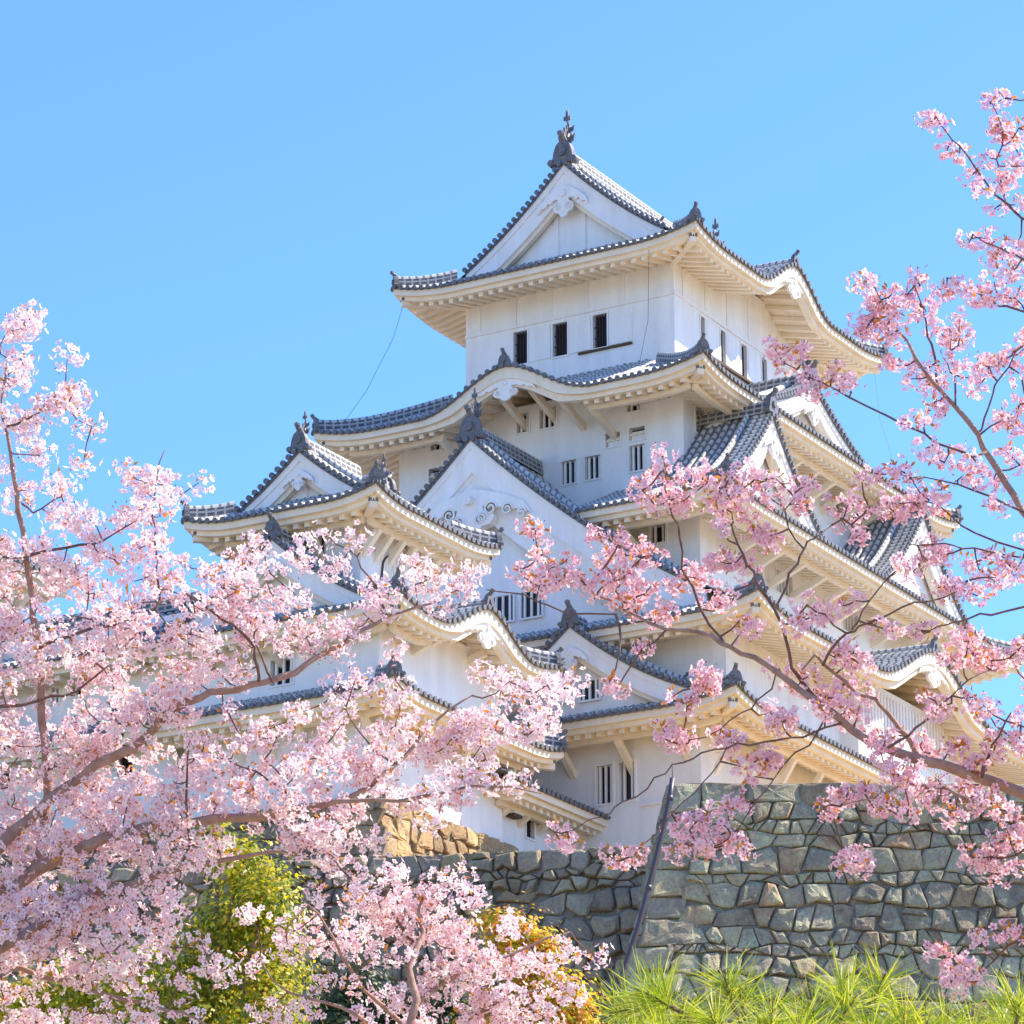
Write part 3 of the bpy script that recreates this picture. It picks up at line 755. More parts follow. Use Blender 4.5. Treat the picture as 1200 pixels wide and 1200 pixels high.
# ------------------------------------------------------------------ stone walls: every stone a faceted block
def stone_mat(name, stops, moss, var=0.5):
    m = mat(name, (0.3, 0.3, 0.3), 0.92, 0.15)
    uv = nd(m, 'ShaderNodeUVMap').outputs[0]; sp = nd(m, 'ShaderNodeSeparateXYZ'); ln(m, uv, sp.inputs[0])
    base = ramp(m, sp.outputs[0], stops)
    n1 = noise(m, 2.2, 8, None, 0.7); n2 = noise(m, 9, 8, None, 0.7); n3 = noise(m, 30, 4)
    c = mix(m, ramp(m, n1, [(0.42, (0, 0, 0)), (0.66, (.75, .75, .75))]), base, moss)
    c = mix(m, 1.0, c, ramp(m, sp.outputs[1], [(0.0, (.74, .70, .68)), (0.5, (1.0, .97, .92)), (1.0, (1.2, 1.16, 1.05))]), 'MULTIPLY')
    c = mix(m, 0.75, c, ramp(m, n2, [(0.28, (0.50, 0.47, 0.47)), (0.5, (0.95, 0.94, 0.92)), (0.72, (1.25, 1.2, 1.12))]), 'MULTIPLY')
    c = mix(m, 0.9, c, ramp(m, noise(m, 0.55, 7, None, 0.72), [(0.36, (0.62, 0.58, 0.62)), (0.50, (1.0, 1.0, 1.0)), (0.66, (1.22, 1.22, 1.15))]), 'MULTIPLY')
    c = mix(m, 0.6, c, ramp(m, n3, [(0.30, (0.55, 0.53, 0.52)), (0.46, (1, 1, 1)), (0.74, (1.3, 1.3, 1.25))]), 'MULTIPLY')
    ln(m, c, bsdf(m).inputs['Base Color'])
    bump(m, mix(m, 0.5, n2, n3), 1.0, 0.16)
    return m
M_STONE_R = stone_mat('grey_green_stone', [(0.0, (0.44, 0.40, 0.32)), (0.3, (0.52, 0.45, 0.34)), (0.6, (0.46, 0.39, 0.32)), (0.85, (0.54, 0.44, 0.30)), (1.0, (0.48, 0.32, 0.22))], (0.46, 0.50, 0.34))
M_STONE_L = stone_mat('brown_grey_stone', [(0.0, (0.40, 0.33, 0.27)), (0.3, (0.52, 0.42, 0.31)), (0.6, (0.44, 0.36, 0.30)), (0.8, (0.56, 0.42, 0.25)), (1.0, (0.48, 0.40, 0.28))], (0.43, 0.37, 0.24))
M_STONE_S = stone_mat('sandstone', [(0.0, (0.52, 0.36, 0.20)), (0.5, (0.60, 0.44, 0.26)), (1.0, (0.50, 0.39, 0.26))], (0.54, 0.40, 0.24))
M_GAP = mat('joint_earth', (0.22, 0.19, 0.15), 1.0, 0.05)

def clip_poly(poly, nx, ny, c):
    out = []
    for i in range(len(poly)):
        p, q = poly[i], poly[(i + 1) % len(poly)]
        dp = nx * p[0] + ny * p[1] - c; dq = nx * q[0] + ny * q[1] - c
        if dp <= 0: out.append(p)
        if (dp < 0 < dq) or (dq < 0 < dp):
            t = dp / (dp - dq); out.append((p[0] + (q[0] - p[0]) * t, p[1] + (q[1] - p[1]) * t))
    return out
def stones(mb, P, wd, ht, m, rmin, rmax, seed, lean=None, bulge=.14, jit=.13, chop=.17):
    """irregular rubble courses of boulders with small wedging stones in the corners; P(u, v, out) maps to 3D"""
    rnd = random.Random(seed); x_lo = (lean(0) if lean else 0) - .2
    def line(v, amp):
        us = []; u = x_lo - 1; 
        while u < wd + 1: us.append(u); u += rnd.uniform(.3, .7)
        vs = [v + rnd.uniform(-1, 1) * amp for _ in us]
        def f(x):
            for i in range(len(us) - 1):
                if us[i] <= x <= us[i + 1]: return vs[i] + (vs[i + 1] - vs[i]) * (x - us[i]) / (us[i + 1] - us[i])
            return v
        return f, us
    v = ht; top, tus = line(ht, .02)
    while v > .2:
        h = rnd.uniform(rmin, rmax) * 1.02; v -= h
        bot, bus = line(max(v, 0), jit if v > 0 else 0)
        u = (lean(v + h / 2) if lean else 0) ; first = True
        while u < wd:
            w = rnd.uniform(.75, 1.75) * h * (1 if rnd.random() < .75 else .6); sl0 = 0 if first and lean else rnd.uniform(-.13, .13)
            u1 = min(u + w, wd + .4)
            if not first: sl0 = sl1
            sl1 = rnd.uniform(-.16, .16)
            first = False
            lo = lean if lean else (lambda q: 0)
            bl, br = max(u - sl0, lo(v)), u1 - sl1; tl, tr_ = max(u + sl0, lo(v + h)), u1 + sl1
            poly = [(bl, bot(bl))] + [(x, bot(x)) for x in bus if bl + .12 < x < br - .12] + [(br, bot(br)), (tr_, top(tr_))] + [(x, top(x)) for x in reversed(tus) if tl + .12 < x < tr_ - .12] + [(tl, top(tl))]
            u = u1
            if max(p[1] for p in poly) - min(p[1] for p in poly) < .12: continue
            parts = [poly]
            if h > .62 and rnd.random() < .22:                      # one course split into two thin stones
                k = rnd.uniform(.38, .62); cy = sum(p[1] for p in poly) / len(poly); t = rnd.uniform(-.2, .2); cx = sum(p[0] for p in poly) / len(poly)
                parts = [clip_poly(poly, t, 1, cy + t * cx + (k - .5) * .3), clip_poly(poly, -t, -1, -(cy + t * cx + (k - .5) * .3))]
            elif w > 1.0 and rnd.random() < .3:
                cx = sum(p[0] for p in poly) / len(poly); cy = sum(p[1] for p in poly) / len(poly); t = rnd.uniform(-.5, .5)
                parts = [clip_poly(poly, 1, t, cx + t * cy), clip_poly(poly, -1, -t, -(cx + t * cy))]
            for q in parts:
                if len(q) < 3: continue
                qx = sum(p[0] for p in q) / len(q); qy = sum(p[1] for p in q) / len(q)
                for c in list(q):                                   # knock corners off, wedge a chip into the gap
                    if rnd.random() > .6: continue
                    dx, dy = c[0] - qx, c[1] - qy; L = math.hypot(dx, dy)
                    if L < .25: continue
                    cut = L * (1 - rnd.uniform(.06, chop)); nx, ny = dx / L, dy / L; a = rnd.uniform(-.45, .45)
                    nx, ny = nx * math.cos(a) - ny * math.sin(a), nx * math.sin(a) + ny * math.cos(a)
                    q2 = clip_poly(q, nx, ny, nx * qx + ny * qy + cut * math.cos(a))
                    if len(q2) >= 3: q = q2
                    r = L - cut
                    if r > .085 and rnd.random() < .7:
                        px, py = c[0] - nx * r * .15, c[1] - ny * r * .15; s = r * rnd.uniform(.55, .95); a0 = rnd.uniform(0, 6)
                        one_stone(mb, lambda x, y, o: P(x, y, o - .05), [(px + s * 1.2 * math.cos(a0 + k * 1.2566) * rnd.uniform(.7, 1.1), py + s * .8 * math.sin(a0 + k * 1.2566) * rnd.uniform(.7, 1.1)) for k in range(5)], m, rnd, bulge * .35)
                if len(q) >= 3: one_stone(mb, P, q, m, rnd, bulge)
        top, tus = bot, bus
def one_stone(mb, P, poly, m, rnd, bulge):
    cx = sum(p[0] for p in poly) / len(poly); cy = sum(p[1] for p in poly) / len(poly)
    # subdivide the outline so that edges can be irregular
    ring = []
    for i in range(len(poly)):
        a, b = poly[i], poly[(i + 1) % len(poly)]
        L = math.hypot(b[0] - a[0], b[1] - a[1]); k = max(1, int(L / .28))
        if L < .03: continue
        for j in range(k): ring.append((a[0] + (b[0] - a[0]) * j / k, a[1] + (b[1] - a[1]) * j / k))
    if len(ring) < 3: return
    size = math.sqrt(max(.02, sum((ring[i][0] - cx) ** 2 + (ring[i][1] - cy) ** 2 for i in range(len(ring))) / len(ring)))
    gap = .008 + .008 * rnd.random(); n = len(ring); tint = rnd.random()
    tx, ty = rnd.uniform(-.16, .16), rnd.uniform(-.16, .16); lift = rnd.uniform(.2, 1.1) * bulge
    kx = [rnd.uniform(-.035, .015) for _ in ring]
    def pt(f, o, jit):
        out = []
        for i, (x, y) in enumerate(ring):
            d = math.hypot(x - cx, y - cy) + 1e-6; ff = max(0.1, f - gap / d) if f > .5 else f
            ff *= 1 + kx[i] * jit 
            X, Y = cx + (x - cx) * ff, cy + (y - cy) * ff
            out.append((X, Y, o + (X - cx) * tx + (Y - cy) * ty + (rnd.uniform(-.025, .025) if jit else 0)))
        return out
    rings = [[(x, y, -.16) for x, y, o in pt(1.0, 0, 0)], pt(1.0, lift * .15, 1), pt(.93, lift * .62, 1), pt(.78, lift * .95, 1), pt(.40, lift * 1.05, 1)]
    k = mb.add([tuple(P(x, y, o)) for r in rings for x, y, o in r])
    U = [(tint, rnd.random())] * 4
    for a in range(len(rings) - 1):
        for i in range(n):
            j = (i + 1) % n; mb.face([k + a * n + i, k + a * n + j, k + (a + 1) * n + j, k + (a + 1) * n + i], m, U)
    c = mb.add([tuple(P(cx, cy, lift * 1.05))]); e = k + (len(rings) - 1) * n
    for i in range(n): mb.face([e + i, e + (i + 1) % n, c], m, U[:3])

def stone_wall(name, label, top0, top1, ht, batter, m, rmin, rmax, seed, lean=None, bulge=.14, thick=1.2, cornerstones=False, jit=.13, chop=.17, small=(.17, .27)):
    top0, top1 = Vector(top0), Vector(top1); ux = (top1 - top0); wd = ux.length; ux.normalize()
    out = Vector((ux.y, -ux.x, 0)).normalized()
    if out.y > 0: out = -out
    def P(u, v, o): return top0 + ux * u + Vector((0, 0, v - ht)) + out * (batter(ht - v) + o)
    mb = MB()
    if cornerstones:                      # long and short quoins alternate up the corner
        rnd = random.Random(seed + 5); v = 0; k = 0; qs = []
        while v < ht - .3:
            h = min(rnd.uniform(.62, .95), ht - v)
            if ht - v - h < .4: h = ht - v
            w = 1.55 if k % 2 else .95; w *= rnd.uniform(.9, 1.1)
            one_stone(mb, P, [(lean(v), v), (lean(v) + w, v + .03), (lean(v + h) + w, v + h - .02), (lean(v + h), v + h)], m, rnd, bulge * .6)
            qs.append(w); v += h; k += 1
        ln2 = lambda v: lean(v) + .8
        v = 1.1; capu = ln2(ht)
        while capu < wd:                  # a course of flat coping stones
            w = rnd.uniform(.6, 1.5); h = rnd.uniform(.5, .75)
            one_stone(mb, P, [(capu, ht - h), (capu + w, ht - h * rnd.uniform(.85, 1.1)), (capu + w, ht), (capu, ht)], m, rnd, bulge * .7); capu += w
        stones(mb, P, wd, ht - .55, m, rmin, rmax, seed, ln2, bulge, jit, chop)
    else:
        stones(mb, P, wd, ht, m, rmin, rmax, seed, lean, bulge, jit, chop)
    stones(mb, lambda u, v, o: P(u, v, o * .6 - .10), wd, ht, m, small[0], small[1], seed + 50, lean, .07, .05, .2)   # packing rubble in the joints
    n = 8; bk = []
    for i in range(n + 1):
        v = ht * i / n; l = lean(v) if lean else 0
        bk.append([tuple(P(l + .05, v, -.07)), tuple(P(wd, v, -.07))])
    mb.grid(bk, M_GAP)
    mb.grid([[tuple(P((lean(ht) if lean else 0) + .05, ht - .03, -.1)), tuple(P(wd, ht - .03, -.1))], [tuple(P((lean(ht) if lean else 0) + .05, ht - .03, -.1) - out * thick), tuple(P(wd, ht - .03, -.1) - out * thick)]], M_GAP)
    if lean:                              # return face at the corner
        P2 = lambda u, v, o: P(lean(v) + .0, v, 0) - out * u - ux * o
        mb2 = mb; stones(mb2, P2, 6.0, ht, m, rmin, rmax, seed + 9, None, bulge)
        mb.grid([[tuple(P2(0.1, ht * i / n, -.1)), tuple(P2(6, ht * i / n, -.1))] for i in range(n + 1)], M_GAP)
    o = mb.build(name); tag(o, label, 'stone wall'); return o
hR = 13.0
stone_wall('stone_wall', 'near grey green stone wall with squared corner stones, right of the drainpipe', RWC, RWE, hR, lambda h: .16 * h + .012 * h * h, M_STONE_R, .26, .78, 3,
           lean=lambda v: -(hR - v) * .17 - .012 * (hR - v) ** 2, bulge=.15, cornerstones=True)
hL = 11.0
stone_wall('stone_wall', 'dark rough boulder wall below the gallery, left of the drainpipe', LW0, LW1, hL, lambda h: .22 * h, M_STONE_L, .28, .82, 11, bulge=.26, jit=.20, chop=.30, small=(.22, .34))
# sunlit base of the small keep
def base_wall(label, n0, e0, n1, e1, ztop, ht, seed, m):
    a, b = CW(n0, e0, ztop), CW(n1, e1, ztop); ux = (b - a); wd = ux.length; ux.normalize()
    out = Vector((ux.y, -ux.x, 0))
    P = lambda u, v, o: a + ux * u + Vector((0, 0, v - ht)) + out * (.12 * (ht - v) + o)
    mb = MB(); stones(mb, P, wd, ht, m, .45, .8, seed, None, .06, .08, .15)
    mb.grid([[tuple(P(0, v, -.1)), tuple(P(wd, v, -.1))] for v in (0, ht)], M_GAP)
    mb.grid([[tuple(P(0, ht - .02, -.1)), tuple(P(wd, ht - .02, -.1))], [tuple(P(0, ht - .02, -.1) - out * 1.0), tuple(P(wd, ht - .02, -.1) - out * 1.0)]], m)
    o = mb.build('stone_base'); tag(o, label, 'stone wall'); return o
base_wall('sunlit orange sandstone base of the small keep, above the boulder wall', -5.25, -28.95, -5.25, -20.2, 31.35, 5.0, 21, M_STONE_S)
base_wall('shaded side of the stone base behind blossom, below the left gallery', 14, -28.95, -5.25, -28.95, 31.35, 6.0, 22, M_STONE_L)
# drainpipe standing where the two walls meet
dp = MB()
pts = [RAYPT(u, v, 98.6 - .0019 * (v - 912)) for u, v in ((788, 912), (785, 935), (778, 968), (770, 1000), (760, 1040), (748, 1085), (735, 1125), (722, 1165), (705, 1215))]
M_PIPE = mat('dark_metal_pipe', (0.075, 0.05, 0.06), 0.45, 0.5); dp.tube(pts, .07, M_PIPE, 10)
for k in (1, 4, 7): dp.tube([pts[k] - (pts[k + 1] - pts[k]).normalized() * .06, pts[k] + (pts[k + 1] - pts[k]).normalized() * .06], .085, M_PIPE, 10)
dp.tube([pts[0] + Vector((0, 0, .45)), pts[0]], [.012, .012], M_PIPE, 5)
o = dp.build('drainpipe', None, True); tag(o, 'dark brown drainpipe slanting down the corner of the near stone wall', 'pipe')

# ------------------------------------------------------------------ cherry trees
import numpy as np
def bark_mat(name, c0, c1):
    m = mat(name, c0, 0.85, 0.25)
    n = noise(m, 14, 6, None, 0.65); ln(m, ramp(m, n, [(0.3, c0), (0.7, c1)]), bsdf(m).inputs['Base Color']); bump(m, n, 1.0, 0.02)
    return m
M_BARK = bark_mat('cherry_bark', (0.24, 0.14, 0.11), (0.42, 0.28, 0.22))
M_TWIG = bark_mat('cherry_twig', (0.11, 0.06, 0.05), (0.22, 0.13, 0.10))
def petal_mat(name, base, mid, tip, trans=0.45):
    m = bpy.data.materials.new(name); m.use_nodes = True; b = bsdf(m)
    uv = nd(m, 'ShaderNodeUVMap').outputs[0]; sp = nd(m, 'ShaderNodeSeparateXYZ'); ln(m, uv, sp.inputs[0])
    c = ramp(m, sp.outputs[1], [(0.0, base), (0.12, base), (0.36, mid), (1.0, tip)])
    c = mix(m, 1.0, c, ramp(m, sp.outputs[0], [(0.0, (1.0, 0.78, 0.86)), (0.45, (1, 0.95, 0.97)), (1.0, (1, 1, 1))]), 'MULTIPLY')
    ln(m, c, b.inputs['Base Color']); b.inputs['Roughness'].default_value = 0.7; b.inputs['Specular IOR Level'].default_value = 0.15
    t = nd(m, 'ShaderNodeBsdfTranslucent'); ln(m, c, t.inputs[0])
    x = nd(m, 'ShaderNodeMixShader'); x.inputs[0].default_value = trans
    ln(m, b.outputs[0], x.inputs[1]); ln(m, t.outputs[0], x.inputs[2]); ln(m, x.outputs[0], m.node_tree.nodes['Material Output'].inputs[0])
    return m
M_PETAL_PALE = petal_mat('pale_petals', (0.72, 0.16, 0.22), (0.87, 0.69, 0.69), (0.91, 0.83, 0.81))
M_PETAL_PINK = petal_mat('pink_petals', (0.72, 0.10, 0.20), (0.85, 0.50, 0.56), (0.89, 0.72, 0.74))
M_BUD = petal_mat('buds', (0.55, 0.08, 0.16), (0.70, 0.18, 0.32), (0.78, 0.34, 0.46), 0.2)
M_YLEAF = petal_mat('young_leaves', (0.50, 0.14, 0.03), (0.62, 0.25, 0.04), (0.66, 0.38, 0.06), 0.4)

def mesh_np(name, V, Fq, UV, m, parent, mats=None, mi=None):
    me = bpy.data.meshes.new(name); nv = len(V); nf, k = Fq.shape
    me.vertices.add(nv); me.vertices.foreach_set('co', np.ascontiguousarray(V, np.float32).ravel())
    me.loops.add(nf * k); me.loops.foreach_set('vertex_index', np.ascontiguousarray(Fq, np.int32).ravel())
    me.polygons.add(nf); me.polygons.foreach_set('loop_start', np.arange(nf, dtype=np.int32) * k)
    try: me.polygons.foreach_set('loop_total', np.full(nf, k, np.int32))
    except Exception: pass
    ul = me.uv_layers.new(name='UVMap'); ul.data.foreach_set('uv', np.ascontiguousarray(UV[Fq.ravel()], np.float32).ravel())
    me.materials.append(m); me.update(calc_edges=True); me.validate()
    o = bpy.data.objects.new(name, me); COL.objects.link(o)
    if parent is not None: o.parent = parent
    return o
def frames(D, rng):
    D = D / np.linalg.norm(D, axis=1, keepdims=True); a = rng.normal(size=D.shape); X = np.cross(D, a); X /= np.linalg.norm(X, axis=1, keepdims=True)
    return X, np.cross(D, X), D
def scatter(name, Pp, D, S, tv, tf, tuv, m, parent, rng):
    """copies of one small template (verts tv, quads tf, v-coord tuv) at points Pp facing D with size S, as one mesh"""
    n = len(Pp); X, Y, Z = frames(D, rng); t = np.array(tv)
    V = Pp[:, None, :] + S[:, None, None] * (t[None, :, 0, None] * X[:, None] + t[None, :, 1, None] * Y[:, None] + t[None, :, 2, None] * Z[:, None])
    Fq = (np.array(tf)[None] + (np.arange(n) * len(t))[:, None, None]).reshape(-1, 4)
    uv = np.stack([np.repeat(rng.random(n), len(t)), np.tile(np.array(tuv), n)], 1)
    return mesh_np(name, V.reshape(-1, 3), Fq, uv, m, parent)
FV, FF, FU = [], [], []
for k in range(5):                       # five notched, cupped petals around a deep pink eye
    a = 2 * math.pi * k / 5; b = len(FV)
    def pp(r, da, z): return (r * math.cos(a + da), r * math.sin(a + da), z)
    FV += [pp(.10, 0, 0), pp(.66, -.60, .20), pp(.66, .60, .24), pp(1.0, -.26, .26), pp(1.0, .26, .34), pp(.30, -.42, .07), pp(.30, .42, .07)]
    FU += [0, .75, .75, 1, 1, .32, .32]
    FF += [(b, b + 5, b + 6, b), (b + 5, b + 1, b + 2, b + 6), (b + 1, b + 3, b + 4, b + 2)]
FF = [(f[0], f[1], f[2], f[0]) if f[0] == f[3] else f for f in FF]
# first petal face is a triangle: give it a fourth corner of its own
_FF = []
for f in FF:
    if f[0] == f[3]:
        FV.append((FV[f[0]][0] * -0.3, FV[f[0]][1] * -0.3, 0.02)); FU.append(0); _FF.append((f[0], f[1], f[2], len(FV) - 1) if False else (len(FV) - 1, f[1], f[0], f[2]))
    else: _FF.append(f)
FF = _FF
BV = [(0, 0, 0), (.3, 0, .5), (0, .3, .5), (-.3, 0, .5), (0, -.3, .5), (0, 0, 1.1)]
BF = [(0, 1, 5, 2), (0, 2, 5, 3), (0, 3, 5, 4), (0, 4, 5, 1)]; BU = [0, .5, .5, .5, .5, 1]
LV = [(0, 0, 0), (.22, .1, .5), (0, 0, 1.0), (-.22, .1, .5)]; LF = [(0, 1, 2, 3)]; LU = [0, .5, 1, .5]

def cherry(label, cat, base, trunk, limbs, clusters, dist, seed, petal, fsize, per, rad, leafy=.5, spread=.7, group=None, thick=.78):
    """limbs: lists of (u, v, r) reference directions at about `dist`; clusters: array of (u, v) blossom heads"""
    rng = np.random.default_rng(seed); rnd = random.Random(seed)
    t = thing('cherry_tree', label, cat, base)
    bv = Vector(base); pxm = dist / 4400.0
    nodes = []; owner = []; limb_ob = []
    def wob(i, k): return spread * .55 * math.sin(i * 1.7 + k * .37 + seed)
    tr = MB(); P = [Vector(p) - bv for p, r in trunk]; tr.tube(P, [r for p, r in trunk], M_BARK, 10); tr.build('trunk', t, True)
    for i, L in enumerate(limbs):
        off0 = L[0][3] if len(L[0]) > 3 else wob(i, 0)
        pts = []; n = len(L); 
        q = [RAYPT(a[0], a[1], dist + (a[3] if len(a) > 3 else off0 + (wob(i, k) - wob(i, 0)) * .5)) for k, a in enumerate(L)]
        rr = [a[2] * pxm * thick for a in L]
        P2, R2 = [], []
        for k in range(n - 1):            # Catmull-Rom so that limbs bend naturally
            p0, p1, p2, p3 = q[max(k - 1, 0)], q[k], q[k + 1], q[min(k + 2, n - 1)]
            m = max(2, int((p2 - p1).length / .10))
            for j in range(m):
                s = j / m
                P2.append(.5 * ((2 * p1) + (p2 - p0) * s + (2 * p0 - 5 * p1 + 4 * p2 - p3) * s * s + (3 * p1 - p0 - 3 * p2 + p3) * s ** 3) + Vector((rnd.uniform(-1, 1), rnd.uniform(-1, 1), rnd.uniform(-1, 1))) * .009)
                R2.append((rr[k] + (rr[k + 1] - rr[k]) * s) * rnd.uniform(.90, 1.10))
        P2.append(q[-1]); R2.append(rr[-1])
        mb = MB(); mb.tube([p - bv for p in P2], R2, M_BARK if rr[0] > .012 else M_TWIG, 8); limb_ob.append(mb.build('limb', t, True))
        nodes += [(p, r) for p, r in zip(P2, R2)]; owner += [i] * len(P2)
    N = np.array([tuple(p) for p, r in nodes]); NR = np.array([r for p, r in nodes])
    # each blossom head takes its depth near the closest limb, then twigs join head to head outward
    inv = []
    c, s = math.cos(PITCH), math.sin(PITCH)
    def proj(p): d = p[:, 1] * c + (p[:, 2] - EYE) * s; return np.stack([600 + 4400 * p[:, 0] / d, 600 - 4400 * (-p[:, 1] * s + (p[:, 2] - EYE) * c) / d], 1)
    NP = proj(N); heads = []
    for (u, v) in clusters:
        dd = (NP[:, 0] - u) ** 2 + (NP[:, 1] - v) ** 2; j = int(dd.argmin())
        gap = math.sqrt(dd[j]) * pxm
        y = N[j, 1] + (rng.normal() + .45) * (.13 + min(.6, gap * .6)) * spread
        heads.append(tuple(RAYPT(u, v, y)))
    H = np.array(heads); tws = {}; left = list(range(len(H)))
    d2 = ((H[:, None, :] - N[None]) ** 2).sum(2); best = d2.argmin(1); bd = d2.min(1)
    AN = [tuple(x) for x in N]; done = np.zeros(len(H), bool); bestP = N[best].copy(); own = np.array(owner)[best]; depthlvl = np.zeros(len(H), int)
    for _ in range(len(H)):
        k = int(np.where(done, 1e9, bd).argmin()); done[k] = True
        a, b = Vector(bestP[k]), Vector(H[k]); L = (b - a).length
        m = max(2, int(L / .07)); sag = Vector((rnd.uniform(-.1, .1), rnd.uniform(-.1, .1), rnd.uniform(-.16, .05))) * L
        pts = [a + (b - a) * (i / m) + sag * math.sin(math.pi * i / m) + Vector((rnd.uniform(-1, 1), rnd.uniform(-1, 1), rnd.uniform(-1, 1))) * (.005 if 0 < i < m else 0) for i in range(m + 1)]
        r0 = min(.010, .0042 + .006 * L)
        tws.setdefault(int(own[k]), MB()).tube([p - bv for p in pts], [r0 + (.0026 - r0) * i / m for i in range(m + 1)], M_TWIG, 5, False)
        for p in pts[1:]:
            e = ((H - np.array(p)) ** 2).sum(1) * 1.15; w = (e < bd) & ~done
            bd[w] = e[w]; bestP[w] = np.array(p); own[w] = own[k]
    for i, tw in tws.items(): tw.build('twig_sprays', limb_ob[i], True)
    # flowers
    cnt = np.maximum(3, rng.poisson(per, len(H))); idx = np.repeat(np.arange(len(H)), cnt)
    Dv = rng.normal(size=(len(idx), 3)); Dv /= np.linalg.norm(Dv, axis=1, keepdims=True)
    rr = rad * (.35 + .75 * rng.random(len(idx)) ** .6) * (cnt[idx] / per) ** .33
    sq = np.array([1.15, 1.0, .9]); Pp = H[idx] + Dv * rr[:, None] * sq + rng.normal(size=Dv.shape) * rad * .12
    face = Dv + rng.normal(size=Dv.shape) * .45 + np.array([0, 0, -.12]); S = fsize * rng.uniform(.78, 1.12, len(idx))
    base_np = np.array(base)
    scatter('blossom', Pp - base_np, face, S, FV, FF, FU, petal, t, rng)
    n2 = rng.random(len(idx)) < .34
    bp = H[idx[n2]] + Dv[n2] * rr[n2][:, None] * rng.uniform(.8, 1.25, n2.sum())[:, None]
    scatter('flower_buds', bp - base_np, Dv[n2] + rng.normal(size=(n2.sum(), 3)) * .3, fsize * rng.uniform(.45, .75, n2.sum()), BV, BF, BU, M_BUD, t, rng)
    n3 = np.repeat(np.where(rng.random(len(H)) < leafy)[0], 7)
    d3 = rng.normal(size=(len(n3), 3)) + np.array([0, 0, .4]); d3 /= np.linalg.norm(d3, axis=1, keepdims=True)
    scatter('young_leaves', H[n3] + d3 * rad * rng.uniform(.1, .75, len(n3))[:, None] - base_np, d3, fsize * rng.uniform(1.1, 2.0, len(n3)), LV, LF, LU, M_YLEAF, t, rng)
    return t

def from_grid(rows, x0, y0, cell, dens, seed, low=1.0):
    rnd = random.Random(seed); out = []
    for j, r in enumerate(rows):
        for i, ch in enumerate(r):
            q = int(ch) / 9.0
            n = dens * q ** 1.35 * (low if y0 + j * cell > 860 else 1.0); n = int(n) + (rnd.random() < n - int(n))
            for _ in range(n): out.append((x0 + (i + rnd.random()) * cell, y0 + (j + rnd.random()) * cell))
    return out
